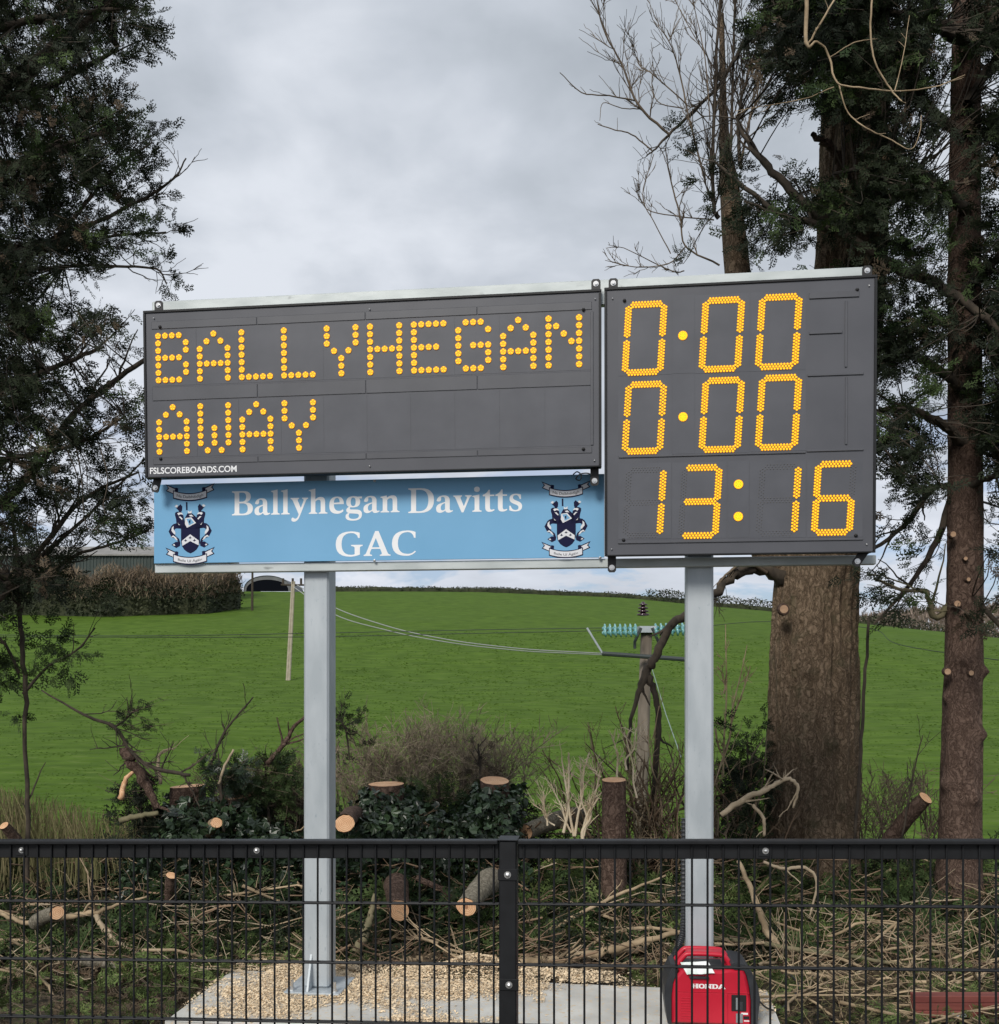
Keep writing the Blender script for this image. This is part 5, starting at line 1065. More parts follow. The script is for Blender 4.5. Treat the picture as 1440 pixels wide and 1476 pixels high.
bough('small tuft on the arching branch at left', 190, 1035, 16, 18, 8.0, 12, 'conifer', 306, 7, (.04, .09), [(165, 1048, 8, 3), (180, 1038, 8, 3), (195, 1022, 8, 2)])
bough('dark sprays below the splintered branch tip', 205, 1165, 30, 40, 8.3, 34, 'conifer', 307)
bough('dark green sprays left of the thick trunk foot', 1080, 1140, 24, 70, 8.9, 60, 'conifer', 308)
# fine brown bramble behind the stumps
def bramble(name, label, xr, top, base, d, n, m, seed, L=.5, w=2.2, lev=2):
    r = random.Random(seed); g = G()
    for k in range(n):
        x = r.uniform(*xr); tp = top(x) + abs(r.gauss(0, 22)); dd = d + r.uniform(-.5, .6); y0 = base; lean = r.gauss(0, 48)
        if tp > base - 15: continue
        pts = [(x + lean * t * t + r.uniform(-5, 5), y0 + (tp - y0) * (t * 1.15 - .15 * t * t), dd, w * (1 - .55 * t)) for t in np.linspace(0, 1, 5)]
        path, rad = traced(pts, 3); g.tube(path, rad, 3); sprout(g, path, rad, 9, L, r, lev, 1.3, .1, t0=.35)
    return tag(g.build(name, M[m]), label, 'bush')
bramble('bramble_bush', 'fine grey brown twiggy bush behind the ivy stumps', (480, 745), lambda x: 1028 + abs(x - 620) * .25, 1230, 9.6, 200, 'greytwig', 41, .24, w=1.6)
bramble('bramble_bush', 'low thorny twig bush left of the left post', (300, 450), lambda x: 1105, 1240, 9.0, 90, 'twig', 42, .2)
bramble('bramble_bush', 'thin bare scrub between the two right hand trunks', (1235, 1360), lambda x: 1110, 1260, 9.2, 40, 'twig', 43, .2)
# ------- stuff: dry stems, brush mass, ground litter
g = G(); r = random.Random(51)
for k in range(900):
    x = r.uniform(-20, 240) if k % 3 else r.uniform(-20, 140); d = r.uniform(8.2, 9.8); tp = 1130 + max(0, x) * .25 + abs(r.gauss(0, 25)); pts = [(x + r.uniform(-3, 3) + r.gauss(0, 12) * t, 1290 + (tp - 1290) * t, d, 1.6 * (1 - .6 * t)) for t in (0, .5, 1)]
    path, rad = traced(pts, 2); g.tube(path, rad, 3)
tag(g.build('dry_stems', M['straw']), 'dry pale grass stems and seedling twigs at the left edge', 'dry grass', kind='stuff')
def brush(n, xr, dr_, hf, m, seed, size, flat=.5, name='cut_foliage', lab=''):
    rs = np.random.RandomState(seed); px = rs.uniform(xr[0], xr[1], n); d = rs.uniform(dr_[0], dr_[1], n); x = (px - CXP) / F * d
    h = hf(px, d); k = fbm(x * 1.8, d * 1.8, 0, 3, seed) > .34; k &= ~on_pad(x, d); px, d, x, h = px[k], d[k], x[k], h[k]; n = len(px)
    z = -.12 + h * rs.rand(n) ** .8 + .02; T = np.stack([x, d, z], 1); D = rs.randn(n, 3) * np.array([1, .8, flat])
    g = G()
    for q_ in range(3): s_ = slice(q_, None, 3); g.inst(SPR[q_][0], SPR[q_][1], rotmats(D[s_], rs.rand(len(T[s_])) * 6.28), rs.uniform(size[0], size[1], len(T[s_])), T[s_])
    return tag(g.build(name, M[m]), lab, 'foliage', kind='stuff')
def hL(px, d): return np.clip((d - 6.7) * .50, .08, 1) * np.interp(px, [-50, 130, 220, 330, 460, 620, 760, 850, 1000, 1300, 1500], [.35, .45, .75, .85, .7, .85, .8, .45, .5, .38, .42])
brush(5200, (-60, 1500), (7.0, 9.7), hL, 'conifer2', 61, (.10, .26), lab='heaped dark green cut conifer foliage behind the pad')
brush(3600, (-60, 1500), (6.9, 9.7), hL, 'conifer', 62, (.10, .26), lab='near black cut foliage filling the brush pile')
brush(1500, (-60, 1500), (6.6, 9.5), lambda a, b: hL(a, b) * .8, 'brown_foliage', 63, (.08, .22), lab='browned dead foliage mixed through the brush pile')
brush(6000, (-60, 1500), (5.8, 7.6), lambda a, b: a * 0 + .06, 'brown_foliage', 64, (.04, .12), .2, 'leaf_litter', 'low brown litter of twigs and needles on the soil')
brush(5000, (-60, 1500), (5.8, 7.8), lambda a, b: a * 0 + .09, 'cover', 65, (.04, .11), .4, 'ground_cover', 'low green ground cover and moss around the pad')
brush(2600, (760, 1500), (7.3, 8.9), lambda a, b: hL(a, b) * 1.1, 'cover', 66, (.08, .2), .5, 'cut_foliage', 'fresher green cut sprays heaped under the right hand trunks')
brush(1600, (-60, 470), (6.3, 8.0), lambda a, b: a * 0 + .16, 'cover', 67, (.06, .16), .5, 'cut_foliage', 'fresher green sprays lying over the soil at lower left')
# ivy leaves among the brush
rs = np.random.RandomState(70); n = 9000; px = np.concatenate([rs.uniform(170, 460, n // 2), rs.uniform(470, 765, n - n // 2)]); d = rs.uniform(7.7, 9.0, n); x = (px - CXP) / F * d
hh = np.interp(px, [170, 220, 260, 360, 380, 440, 480, 520, 600, 650, 690, 740, 765], [.25, .7, .95, .85, .75, .6, .65, .85, .9, .8, .95, .95, .3]); z = -.12 + rs.rand(n) ** .7 * (hh + .1)
g = G(); D = rs.randn(n, 3) * np.array([1, 1, .6]) + np.array([0, -.3, -.6]); g.inst(ivv, ivf, rotmats(D, rs.rand(n) * 6.28), .035 + rs.rand(n) * .05, np.stack([x, d, z], 1))
tag(g.build('ivy_mass', M['ivy']), 'dense glossy ivy leaves spreading between the stumps', 'ivy', kind='stuff')
# stick tangles
def sticks(n, xr, dr_, zr, m, seed, wr, lr, lab, slope=.25):
    r = random.Random(seed); g = G(); k = 0
    while k < n:
        px = r.uniform(*xr); d = r.uniform(*dr_); x = (px - CXP) / F * d
        if on_pad(np.array(x), np.array(d)): continue
        h = float(hL(px, d)); z = -.08 + r.random() * max(.06, h) * zr; L = r.uniform(*lr); a = r.uniform(0, math.pi); el = r.gauss(0, slope)
        dv = np.array([math.cos(a) * math.cos(el), math.sin(a) * math.cos(el) * .5, math.sin(el)]); c = np.array([x, d, z]); bnd = np.array([r.gauss(0, .1), r.gauss(0, .1), r.gauss(0, .12)]) * L
        t = np.linspace(-.5, .5, 6)[:, None]; jt = np.array([[r.gauss(0, .015) for _ in range(3)] for _ in range(6)]) * L; p = c + dv * L * t + bnd * (.25 - t * t) + jt
        p[:, 2] = np.maximum(p[:, 2], -.10)
        if on_pad(p[:, 0], p[:, 1]).any(): p[:, 2] = np.maximum(p[:, 2], .02)
        rd = r.uniform(*wr); rad = np.linspace(rd, rd * .4, 6); g.tube(p, rad, 4 if rd < .008 else 6)
        if r.random() < .8: sprout(g, p, rad, 4, L * .35, r, 1, .8, .1)
        k += 1
    return tag(g.build('stick_tangle', M[m], smooth=True), lab, 'sticks', kind='stuff')
sticks(620, (-60, 1500), (6.7, 9.3), 1.15, 'warmtwig', 81, (.003, .009), (.3, 1.1), 'tangle of thin brown sticks through the brush pile')
sticks(240, (-60, 1500), (6.5, 9.0), 1.0, 'tan', 82, (.004, .014), (.3, 1.3), 'tangle of tan broken sticks over the brush pile')
sticks(80, (1050, 1500), (5.8, 7.6), .6, 'tan', 83, (.004, .012), (.5, 1.6), 'pale loose sticks strewn on the soil right of the generator', .1)
sticks(110, (760, 1480), (6.7, 8.2), 1.0, 'paletan', 84, (.002, .006), (.3, .9), 'bleached thin twigs scattered in the right hand brush')
sticks(110, (-60, 460), (6.5, 8.0), 1.0, 'paletan', 85, (.002, .006), (.3, .9), 'bleached thin twigs scattered in the left hand brush')
sticks(160, (-60, 420), (5.9, 7.4), .5, 'twig', 86, (.002, .005), (.1, .5), 'small dark twigs littering the soil at lower left', .1)
sticks(90, (1050, 1500), (5.8, 7.2), .5, 'straw', 87, (.002, .005), (.1, .5), 'small dry twigs littering the soil at lower right', .1)

# ------------------------------------------------------------------ far things on the field
def ground_d(px, py):
    d = np.linspace(25, 215, 4000); x = (px - CXP) / F * d; z = CAMZ + (HZP - py) / F * d; s = H(x, d) - z
    k = np.where(s > 0)[0]; return float(d[k[0]]) if len(k) else 200.0
# hedgerow left
M['hedge_brown'] = mat('brown_hedge_twigs', (0.12, 0.085, 0.058), (0.20, 0.15, 0.10), 0.95, .3, island=.4)
M['hedge_green'] = mat('dark_hedge_leaves', (0.020, 0.028, 0.012), (0.045, 0.05, 0.022), 0.9, .3, island=.5)
hd = thing('hedgerow', (0, 0, 0), 'long brown topped hedgerow at the upper left of the field', 'hedge')
hx = np.linspace(-40, 345, 60); hb = np.interp(hx, [-40, 150, 300, 345], [884, 888, 884, 877])
HP = []; 
for a, b in zip(hx, hb): dd = ground_d(a, b); HP.append(((a - CXP) / F * dd, dd))
HP = np.array(HP)
def hedge_fill(HP, n, h0, h1, wid, m, seed, par, name, size, vert):
    rs = np.random.RandomState(seed); t = rs.rand(n) * (len(HP) - 1.001); i = t.astype(int); f = t - i
    x = HP[i, 0] * (1 - f) + HP[i + 1, 0] * f; y = HP[i, 1] * (1 - f) + HP[i + 1, 1] * f; hh_ = rs.rand(n); top = 1 + .42 * (fbm(x / 2.8, y / 9, 0, 4, 7) - .44) * 2 + .12 * (rs.rand(n) - .5)
    z = H(x, y) + (h0 + (h1 - h0) * hh_) * top; y = y + rs.randn(n) * wid; x = x + rs.randn(n) * .3
    D = rs.randn(n, 3) * np.array([1, 1, .4]) + np.array([0, 0, vert]); g = G(); pvv = np.array([[0, -.06, 0], [1, 0, 0], [0, .06, 0]])
    if vert < 1: pvv = np.array([[0, -.3, 0], [.8, 0, 0.1], [0, .3, 0]])
    g.inst(pvv, np.array([[0, 1, 2]]), rotmats(D, rs.rand(n) * 6.28), rs.uniform(size[0], size[1], n), np.stack([x, y, z], 1)); return g.build(name, M[m], par)
def hedge_core(HP, h, par, m, wid=.9):
    g = G(); x = HP[:, 0]; y = HP[:, 1]; z = H(x, y); n = len(x); nzv = 1 + .2 * (fbm(x / 2.5, y / 9, 0, 3, 3) - .44) * 2
    prof = [(-wid, -.3), (-wid, .6), (-wid * .5, .93), (wid * .5, .93), (wid, .6), (wid, -.3)]; v = np.concatenate([np.stack([x, y + a, z + h * b * (nzv if b > 0 else 1)], 1) for a, b in prof])
    f = [(k * n + i, k * n + i + 1, (k + 1) * n + i + 1, (k + 1) * n + i) for k in range(5) for i in range(n - 1)]; f += [tuple(k * n for k in range(6)), tuple(k * n + n - 1 for k in range(5, -1, -1))]
    g.add(v, f); return g.build('hedge_core', M[m], par)
hedge_core(HP, 4.2, hd, 'hedge_green'); hedge_fill(HP, 16000, 2.0, 5.5, .9, 'hedge_brown', 91, hd, 'twigs', (.5, 1.2), 2.0); hedge_fill(HP, 14000, 0, 3.8, 1.0, 'hedge_green', 92, hd, 'leaves', (.3, .7), .3)
# crest hedge
ch = thing('hedgerow', (0, 0, 0), 'thin dark hedge line along the crest of the hill', 'hedge')
cxs = np.linspace(470, 1500, 90); CP = np.array([((a - CXP) / F * 204, 204) for a in cxs])
hedge_core(CP, 1.2, ch, 'hedge_green', .6); hedge_fill(CP[:45], 7000, 0, 1.2, .5, 'hedge_green', 93, ch, 'leaves', (.25, .5), .3); hedge_fill(CP[40:], 9000, 0, 2.4, .5, 'hedge_green', 94, ch, 'leaves', (.3, .6), .3)
# distant wood at right
g = G(); rs = np.random.RandomState(95); n = 15000; px = rs.uniform(1225, 1560, n); d = rs.uniform(270, 330, n); top = np.interp(px, [1225, 1290, 1440, 1560], [898, 886, 878, 870]) + 5 * (fbm(px / 14, px * 0, 0, 2, 4) - .4) * 2
py = top + (950 - top) * rs.rand(n) ** 1.5; x = (px - CXP) / F * d; z = CAMZ + (HZP - py) / F * d
g.inst(np.array([[0, -.08, 0], [1, 0, 0], [0, .08, 0]]), np.array([[0, 1, 2]]), rotmats(rs.randn(n, 3) * .5 + np.array([0, 0, 1]), rs.rand(n) * 6), rs.uniform(1, 3, n), np.stack([x, d, z], 1))
M['far_wood'] = mat('far_brown_wood', (0.14, 0.105, 0.085), (0.20, 0.155, 0.125), .95, .05, island=.25)
tag(g.build('distant_wood', M['far_wood']), 'brown leafless far off wood beyond the hill crest at right', 'woodland', kind='stuff')
# green farm shed
M['clad'] = mat('dark_green_cladding', (0.030, 0.043, 0.040), (0.042, 0.058, 0.053), .6, .4); M['fibre'] = mat('fibre_cement_roof', (0.20, 0.195, 0.185), (0.28, 0.27, 0.255), .85, .8)
dS = 168; a = P(-60, 799, dS); b = P(300, 799, dS); shed = thing('farm_shed', (0, 0, 0), 'dark green clad farm shed with a pale roof behind the hedgerow', 'shed')
g = G(); nC = 150; xsC = np.linspace(a[0], b[0], nC * 2); yC = dS + np.where(np.arange(nC * 2) % 4 < 2, 0, .12); z0 = 9.0; z1 = a[2]
v = np.concatenate([np.stack([xsC, yC, xsC * 0 + z0], 1), np.stack([xsC, yC, xsC * 0 + z1], 1)]); m_ = nC * 2; g.add(v, [(i, i + 1, i + 1 + m_, i + m_) for i in range(m_ - 1)]); g.build('wall', M['clad'], shed)
g = G(); g.box(a[0] + .05, b[0] - .05, dS + .15, dS + 18, z0, z1 - .2); g.build('shed_body', M['clad'], shed)
g = G(); g.add([(a[0] - .4, dS - .4, z1), (b[0] + .4, dS - .4, z1), (b[0] + .4, dS + 10, z1 + 2.4), (a[0] - .4, dS + 10, z1 + 2.4), (b[0] + .4, dS + 20, z1), (a[0] - .4, dS + 20, z1), (a[0] - .4, dS - .4, z1 - .25), (b[0] + .4, dS - .4, z1 - .25)], [(0, 1, 2, 3), (3, 2, 4, 5), (6, 7, 1, 0), (0, 3, 5), (1, 4, 2)]); g.build('roof', M['fibre'], shed)
# polytunnel on the crest
M['tunnel'] = mat('grey_tunnel_skin', (0.10, 0.105, 0.11), (0.14, 0.145, 0.15), .6, .6); M['dark'] = mat('painted_tunnel_shade', (0.006, 0.007, 0.010), None, 1.0, spec=0.0)
d_ = 203; pt = thing('polytunnel', (0, 0, 0), 'dark arched shed standing on the hill crest left of the left post', 'shed'); c = P(385, 853, d_) + np.array([0, 0, .7]); rx = 34 / F * d_; rz = 18.5 / F * d_
an = np.linspace(0, math.pi, 19); v = [(c[0] + math.cos(q_) * rx, d_ + yy_, c[2] - .6 + math.sin(q_) ** .8 * (rz + .6)) for yy_ in (0, 14) for q_ in an]; g = G(); g.add(v, [(i, i + 1, i + 20, i + 19) for i in range(18)]); g.build('arched_skin', M['tunnel'], pt, smooth=True)
v = [(c[0] + math.cos(q_) * rx * .9, d_ + .25, c[2] - .6 + math.sin(q_) ** .8 * (rz + .6) * .74) for q_ in an]; g = G(); g.add(v, [tuple(range(19))]); g.build('opening_shade_sheet', M['dark'], pt)  # flat near-black sheet across the arch; the shade inside is painted
v = [(c[0] + math.cos(q_) * rx * s, d_ + .2 - .02 * (s < 1), c[2] - .6 + math.sin(q_) ** .8 * (rz + .6) * (s if s == 1 else .74)) for s in (1, .9) for q_ in an]; g = G(); g.add(v, [(i, i + 1, i + 20, i + 19) for i in range(18)]); g.build('end_band', M['tunnel'], pt)
# poles
M['polewood'] = mat('weathered_pole_wood', (0.10, 0.082, 0.064), (0.21, 0.175, 0.14), .9, 6, (1, 1, .15), .3, 30); M['palepole'] = mat('pale_pole_wood', (0.33, 0.29, 0.22), (0.42, 0.37, 0.29), .9, 3)
dP = ground_d(417, 981); pl = thing('utility_pole', (0, 0, 0), 'pale twin timber pole standing in the middle of the field', 'pole')
for dx in (-2.0, 3.0):
    g = G(); g.tube(np.array([P(415 + dx * .6, 984, dP), P(422.5 + dx * .5, 838, dP)]), [.115, .09], 10, cap=True); g.build('pole', M['palepole'], pl)
g = G(); a = P(405, 843, dP); b = P(470, 843.5, dP); g.tube(np.array([a, b]), .07, 6, cap=True); g.build('cross_arm', M['limb'], pl)
for x in (408, 422, 434): g = G(); p = P(x, 842, dP); cyl(g, tuple(p), .09, .45, 8, 'z'); g.build('insulator', M['limb'], pl)
dQ = ground_d(363.5, 880); g = G(); g.tube(np.array([P(363.5, 882, dQ), P(364, 815, dQ)]), [.19, .15], 8, cap=True)
tag(g.build('utility_pole', M['limb']), 'thin dark pole beside the end of the hedgerow', 'pole')
# near pole with insulators
dN = 21.0; np_ = thing('utility_pole', (0, 0, 0), 'weathered timber pole topped with glass insulators behind the drooping limb', 'pole')
g = G(); g.tube(np.array([P(921, 1270, dN), P(926, 1100, dN), P(932, 905, dN)]), [.135, .130, .115], 18, cap=True); g.build('pole', M['polewood'], np_, smooth=True)
M['arm'] = mat('dark_steel_arm', (0.035, 0.045, 0.045), None, .6); g = G(); a = P(868, 942, dN - .3); b = P(1010, 952, dN - .3); g.tube(np.array([a, b]), .045, 8, cap=True); g.build('cross_arm', M['arm'], np_)
g = G(); g.tube(np.array([P(846, 905, dN - .3), P(868, 941, dN - .3)]), .022, 6, cap=True); g.build('rod', M['galv'], np_)
g = G(); a = P(932, 905, dN); g.box(a[0] - .17, a[0] + .17, dN - .2, dN + .2, a[2] - .10, a[2] + .03); g.build('pole_cap', M['galv'], np_)
for sx in (-1, 1):
    g = G(); g.tube(np.array([P(932 + sx * 8, 905, dN - .2), P(932 + sx * 17, 925, dN - .2), P(932 + sx * 17, 935, dN - .2)]), .03, 6); g.build('bracket', M['arm'], np_)
M['glass_ins'] = mat('teal_glass', (0.06, 0.26, 0.28), (0.26, 0.48, 0.48), .15, 30, spec=.8); M['brown_ins'] = mat('brown_porcelain', (0.045, 0.018, 0.028), None, .15, spec=.8)
def disc_stack(g, c, r, axis, n=14, m=0):
    prof = [(0, .3), (.1, .95), (.35, 1), (.5, .5), (1, .25)]; ax = np.array(axis, float); ax /= np.linalg.norm(ax); path = np.array([c + ax * p * r * .9 for p, _ in prof]); g.tube(path, [q_ * r for _, q_ in prof], n, m, cap=True)
for row, (ya, yb, dd) in enumerate(((904, 908, dN - .1), (909, 912, dN - .45))):
    for side in (-1, 1):
        x0_, x1_ = (918, 874) if side < 0 else (944, 990)
        for k in range(7):
            t = k / 6; g = G(); c = P(x0_ + (x1_ - x0_) * t, (908 + (ya - 906) * 1.2 - (2 if side > 0 else 0) * t), dd); disc_stack(g, c, .098, (side, 0, .15 * side)); g.build('insulator_disc', M['glass_ins'], np_, smooth=True)
for k in range(4): g = G(); c = P(927, 888 - k * 5, dN); disc_stack(g, c, .125 - .012 * k, (0, 0, 1)); g.build('insulator_disc', M['brown_ins'], np_, smooth=True)
M['stay'] = mat('pale_stay_wire', (0.20, 0.27, 0.23), None, .6)
g = G(); g.tube(np.array([P(938, 958, dN - .3), P(960, 1030, 18), P(982, 1092, 16)]), .009, 5); g.build('stay_wire', M['stay'], np_)
M['wire'] = mat('overhead_wire', (0.30, 0.31, 0.30), None, .6); M['dwire'] = mat('dark_wire', (0.035, 0.045, 0.035), None, .7)
def wire(pts, rpx, m, lab):
    g = G(); p = np.array([P(x, y, d) for x, y, d in pts]); c = catmull(p, 10); g.tube(c, [max(.006, rpx * q_[1] / F / 2) for q_ in c], 4); tag(g.build('overhead_wire', M[m]), lab, 'wire', 'overhead wires')
wire([(428, 843, dP), (483, 876, 72), (560, 903, 55), (640, 921, 44), (740, 934, 33), (868, 942, dN)], 1.5, 'wire', 'uppermost pale overhead wire sagging from the field pole to the cross arm')
wire([(423, 846, dP), (483, 886, 72), (560, 909, 55), (640, 925, 44), (740, 937, 33), (868, 944, dN)], 1.5, 'wire', 'lower of the pale overhead wires ending at the cross arm')
wire([(-40, 915, 30), (200, 916.5, 30), (440, 913, 30), (680, 908, 27), (878, 905, dN)], 1.0, 'dwire', 'upper dark wire running level across the field into the glass insulators')
wire([(-40, 918, 30), (200, 918.5, 30), (440, 918, 30), (680, 913, 27), (878, 909, dN)], 1.0, 'dwire', 'lower dark wire running level across the field into the glass insulators')
wire([(990, 906, dN), (1100, 896, 20), (1250, 905, 18), (1300, 930, 17), (1500, 960, 14)], .9, 'dwire', 'thin dark wire running right from the insulators behind the trunks')

# ------------------------------------------------------------------ generator
gp = P(1025, 1480, 5.67); GEN = thing('generator', (gp[0], 5.72, 0.0), 'red portable petrol generator with black ends on the pad', 'generator'); GEN.rotation_euler = (0, 0, math.radians(-5)); GEN.scale = (.985, 1, .895)
M['red'] = mat('red_plastic', (0.46, 0.010, 0.030), (0.52, 0.014, 0.036), .38, 5, bump=.03, bscale=200, spec=.5, bdist=.001); M['gblack'] = mat('black_plastic', (0.018, 0.02, 0.024), (0.03, 0.033, 0.038), .5, 12); M['gwhite'] = mat('white_lettering', (.82, .82, .82), None, .5); M['ggrey'] = mat('grey_plastic', (.22, .24, .25), None, .5)
def gx(x): return (x - 815) / 1721
def gz(y): return (905 - y) / 1721
def rprism(g, poly, y0, y1, b=.012, m=0):
    c = np.mean(poly, 0); ins = [tuple(np.array(p) + (c - np.array(p)) / np.linalg.norm(c - np.array(p)) * b) for p in poly]; n = len(poly)
    v = [(x, y0, z) for x, z in ins] + [(x, y0 + b, z) for x, z in poly] + [(x, y1 - b, z) for x, z in poly] + [(x, y1, z) for x, z in ins]
    f = [tuple(range(n)), tuple(range(4 * n - 1, 3 * n - 1, -1))] + [(k * n + (i + 1) % n, k * n + i, (k + 1) * n + i, (k + 1) * n + (i + 1) % n) for k in range(3) for i in range(n)]; g.add(v, f, m)
body = [(440, 890), (440, 600), (452, 480), (478, 400), (520, 345), (560, 335), (900, 335), (1000, 322), (1110, 322), (1135, 380), (1160, 500), (1176, 640), (1176, 890)]
g = G(); rprism(g, [(gx(x), gz(y)) for x, y in body], -.135, .135, .016); g.build('body', M['red'], GEN, fixn=True)
for pts, nm in (([(400, 893), (368, 620), (372, 520), (400, 420), (440, 330), (478, 300), (500, 330), (470, 410), (448, 480), (436, 600), (436, 893)], 'end_cover'), ([(1180, 893), (1180, 640), (1164, 500), (1140, 380), (1115, 322), (1020, 316), (990, 262), (1020, 245), (1120, 262), (1160, 300), (1215, 400), (1245, 500), (1262, 620), (1235, 893)], 'end_cover')):
    g = G(); prism(g, [(gx(x), gz(y)) for x, y in pts], -.128, .128); g.build(nm, M['gblack'], GEN, fixn=True)
g = G(); hp = np.array([(gx(x), y_, gz(y)) for x, y, y_ in ((478, 360, 0), (520, 290, 0), (575, 215, 0), (620, 200, 0), (760, 197, 0), (900, 203, 0), (940, 215, 0), (975, 260, 0), (1010, 345, 0))])
hpth = catmull(hp, 5); 
for yo in (-.055, .055): g.tube(hpth + np.array([0, yo, 0]), .0155, 10, cap=True)
g.build('handle_frame', M['red'], GEN, smooth=True)
g = G(); g.bbox(gx(590), gx(935), -.056, .056, gz(222), gz(190), .006); g.build('handle_grip', M['red'], GEN)
g = G(); g.bbox(gx(560), gx(960), -.10, .10, gz(348), gz(330), .004); g.build('top_cover', M['gblack'], GEN)
g = G(); g.bbox(gx(600), gx(785), -.152, -.134, gz(412), gz(385), .004); g.build('latch', M['gblack'], GEN)
g = G(); g.bbox(gx(470), gx(1160), -.1385, -.134, gz(555), gz(547), .001); g.build('panel_ridge', M['red'], GEN)
g = G(); g.bbox(gx(486), gx(960), -.139, -.134, gz(868), gz(562), .002); g.build('service_panel', M['red'], GEN)
for k in range(9): g = G(); yv = 608 + k * 27; g.bbox(gx(524), gx(630), -.1425, -.1388, gz(yv + 9), gz(yv), .0012); g.build('vent_slat', M['red'], GEN)
g = G(); g.bbox(gx(994), gx(1132), -.139, -.134, gz(742), gz(572), .003); g.build('control_recess', M['hole'], GEN)
g = G(); g.bbox(gx(1034), gx(1056), -.1435, -.1388, gz(725), gz(600), .002); g.build('control_lever', M['ggrey'], GEN)
g = G(); g.bbox(gx(1066), gx(1100), -.1425, -.1388, gz(730), gz(640), .002); g.build('control_knob', M['gblack'], GEN)
g = G(); g.bbox(gx(1036), gx(1100), -.139, -.134, gz(862), gz(765), .002); g.build('socket_plate', M['ggrey'], GEN)
g = G(); g.bbox(gx(1106), gx(1158), -.1395, -.134, gz(822), gz(790), .002); g.build('socket', M['hole'], GEN)
g = G(); g.bbox(gx(1085), gx(1148), -.1365, -.1345, gz(776), gz(756), .0006); g.build('rating_label', M['gwhite'], GEN)
g = G(); g.bbox(gx(1110), gx(1160), -.1365, -.1345, gz(846), gz(834), .0006); g.build('rating_label', M['gwhite'], GEN)
glyph_word(['sH', 'sO', 'sN', 'sD', 'sA'], gx(622), gx(938), gz(515), .0275 * 700 / 600, -.1362, M['gwhite'], GEN)
for sx in (-.17, .17):
    for sy in (-.09, .09): g = G(); g.box(sx - .02, sx + .02, sy - .02, sy + .02, 0, .02); g.build('foot', M['gblack'], GEN)
M['paper'] = mat('crumpled_paper', (.52, .66, .58), (.78, .80, .80), .6, 14, contrast=(.42, .55))
g = G(); nx = 9; ny = 5; X, Y = np.meshgrid(np.linspace(0, 1, nx), np.linspace(0, 1, ny)); c00, c10, c11, c01 = (580, 362), (835, 342), (782, 242), (525, 262)
XX = (c00[0] * (1 - X) + c10[0] * X) * (1 - Y) + (c01[0] * (1 - X) + c11[0] * X) * Y; YY = (c00[1] * (1 - X) + c10[1] * X) * (1 - Y) + (c01[1] * (1 - X) + c11[1] * X) * Y
lx_ = gx(XX); lz_ = gz(YY) * .895; ly_ = -.158 + Y * .045 + .006 * np.sin(X * 9) * np.cos(Y * 5); i = np.arange(ny - 1)[:, None] * nx + np.arange(nx - 1)[None]
V_ = np.stack([lx_, ly_, lz_], -1).reshape(-1, 3); Mg = np.array(Matrix.Rotation(math.radians(-5), 3, 'Z')); V_ = V_ @ Mg.T + np.array([gp[0], 5.72, 0]); g.add(V_, np.stack([i, i + 1, i + 1 + nx, i + nx], -1).reshape(-1, 4))
tag(g.build('paper_sheet', M['paper'], smooth=False), 'crumpled white and green paper sheet tucked at the generator handle', 'paper')
# conduit rising along the right post
g = G(); pth_ = catmull(np.array([P(966, 1392, 5.85), P(974, 1372, 5.9), P(984, 1345, 5.93), P(986, 1300, 5.96), P(986, 1240, 5.96), P(986.5, 1180, 5.97)]), 30); s_ = np.arange(len(pth_)); g.tube(pth_, .017 + .005 * (s_ % 3 == 0), 10, cap=True)
tag(g.build('corrugated_conduit', M['gblack'], smooth=False), 'black ribbed conduit running up the left side of the right post', 'conduit')
g = G(); pth_ = catmull(np.array([P(1090, 1438, 5.65), P(1104, 1452, 5.7), P(1120, 1456, 5.9), P(1136, 1446, 6.1), P(1147, 1432, 6.2), P(1150, 1418, 6.3), P(1140, 1405, 6.5)]), 6); g.tube(pth_, .005, 6)
tag(g.build('power_cable', M['gblack'], smooth=True), 'thin black cable looping out from the right side of the generator', 'cable')
# red painted plank
M['plank'] = mat('dark_red_paint', (.13, .028, .022), (.21, .06, .045), .7, 8, (.3, 1, 1), .3, 30)
pk = thing('timber_beam', tuple(P(1383, 1452, 5.95)), 'dark red painted grooved timber beam lying at the lower right', 'timber')
for k in range(3): g = G(); g.bbox(-.25, .6, .004 * k, .09, -.060 + k * .041, -.021 + k * .041, .003); g.build('board', M['plank'], pk)
g = G(); g.bbox(-.05, .04, -.003, -.0005, -.056, -.035, .0008); g.build('metal_tag', M['galv'], pk)

# ------------------------------------------------------------------ mesh fence in front
aF = math.radians(5.9); dF = 3.425; oF = P(733, 1210.5, dF)
Uf = np.array([math.cos(aF), -math.sin(aF), .0175]); Uf /= np.linalg.norm(Uf); Yf = np.array([math.sin(aF), math.cos(aF), 0])
MFe = Matrix(((Uf[0], Yf[0], 0, oF[0]), (Uf[1], Yf[1], 0, oF[1]), (Uf[2], Yf[2], 1, oF[2]), (0, 0, 0, 1)))
fe = bpy.data.objects.new('mesh_fence', None); COL.objects.link(fe); fe.matrix_world = MFe; fe.matrix_world = Matrix.Translation(Vector(oF)) @ Matrix.Rotation(-aF, 4, 'Z')
SH = math.tan(math.asin(.0175))
tag(fe, 'black welded mesh fence with a flat top rail and centre post', 'fence')
hb_ = -1.50
def shear(g):
    for i, v in enumerate(g.v): v[:, 2] += v[:, 0] * SH
    return g
PW = .029
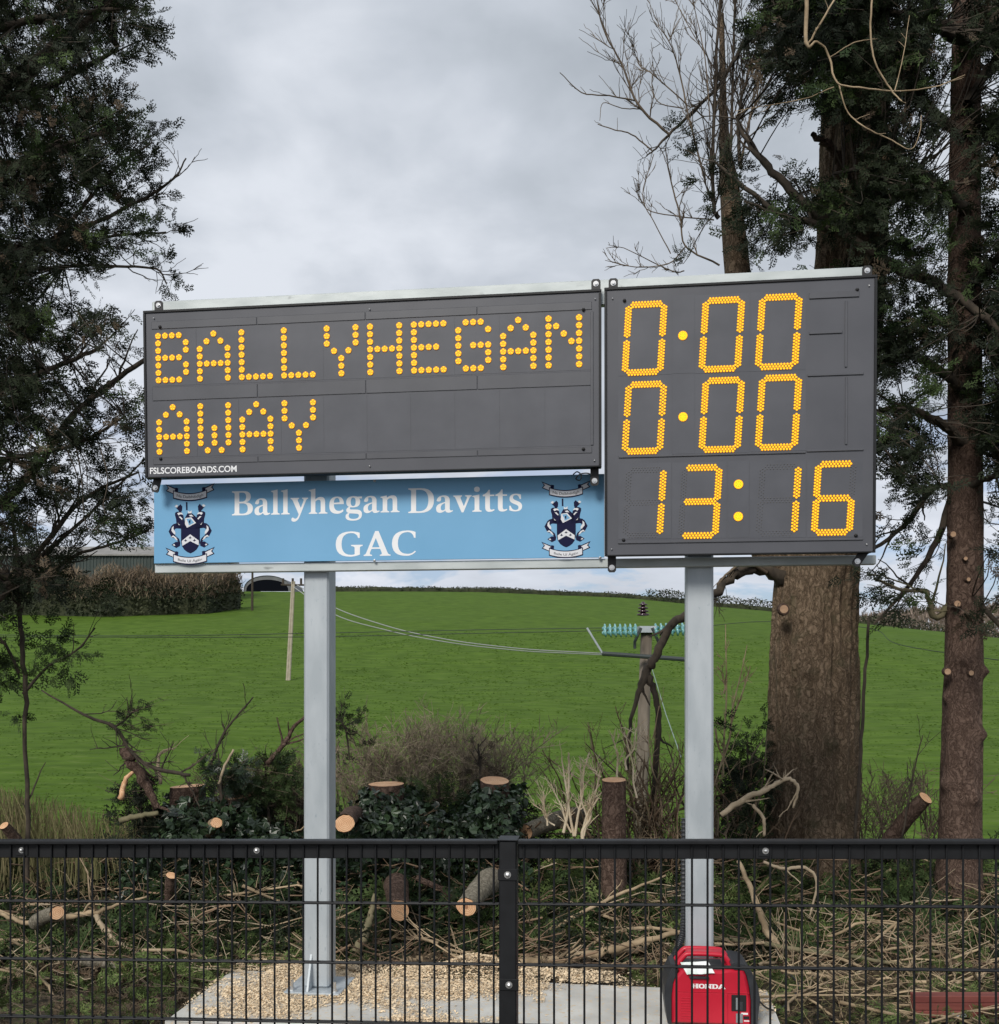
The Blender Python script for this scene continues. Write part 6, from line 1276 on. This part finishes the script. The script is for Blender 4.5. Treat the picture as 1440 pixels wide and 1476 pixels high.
for x0, x1 in ((-1.95, -PW - .003), (PW + .003, 1.95)):
    g = shear(G().bbox(x0, x1, -.034, .006, -.011, .003, .003)); g.build('top_rail', M['black'], fe)
    g = shear(G().bbox(x0, x1, -.006, .004, -.0615, -.0115, .002)); g.build('rail_web', M['black'], fe)
v_me = G(); v_me.tube(np.array([(0, 0, hb_), (0, 0, -.015)]), .0036, 6); vme = v_me.mesh('vertical_wire', M['black'], True)
k = 0
xs_ = [-.048 - .0497 * i for i in range(38)] + [.052 + .0497 * i for i in range(38)]
for x in xs_: link('vertical_wire', vme, fe, (x, -.0105, x * SH))
for x0, x1 in ((-1.95, -PW - .002), (PW + .002, 1.95)):
    for j in range(1, 8):
        z = -.010 - .2 * j
        for yo in (-.0175, -.0035):
            g = G(); g.tube(np.array([(x0, yo, z + x0 * SH), (x1, yo, z + x1 * SH)]), .0038, 8); g.build('horizontal_wire', M['black'], fe, smooth=True)
g = G(); g.bbox(-PW, PW, -.03, .05, hb_, .0005, .004); g.build('fence_post', M['black'], fe)
g = G(); g.bbox(-PW - .004, PW + .004, -.036, .054, .0014, .0055, .0015); g.build('post_cap', M['black'], fe)
def fplate(px, py, w2=.026, h2=.020, y=-.0365, clip=True):
    kk = (px - 733) / 435 * (1 - 0.0); z = (1210.5 - py) / 435
    g = G(); g.bbox(kk - w2 / 1, kk + w2, y, y + .0035, z - h2, z + h2, .0012); o = g.build('clamp_plate', M['black'], fe)
    g = G(); add_dome(g, kk, z, .0085, y - .001); cyl(g, (kk, y - .001, z), .0115, .0012, 16); g.build('bolt', M['bolt'], o)
fplate(733, 1258, .032, .019, -.0345); fplate(735, 1415, .032, .019, -.0345)
for px in (30, 370, 1105):
    u_ = (px - 733) / 435 * (1 - (px - 733) / 14000); z = -.034 + u_ * SH
    g = G(); g.bbox(u_ - .022, u_ + .022, -.0100, -.0062, z - .019, z + .019, .001); o = g.build('clamp_plate', M['black'], fe)
    g = G(); add_dome(g, u_, z, .0075, -.0105); cyl(g, (u_, -.0112, z), .0105, .0012, 16); g.build('bolt', M['bolt'], o)
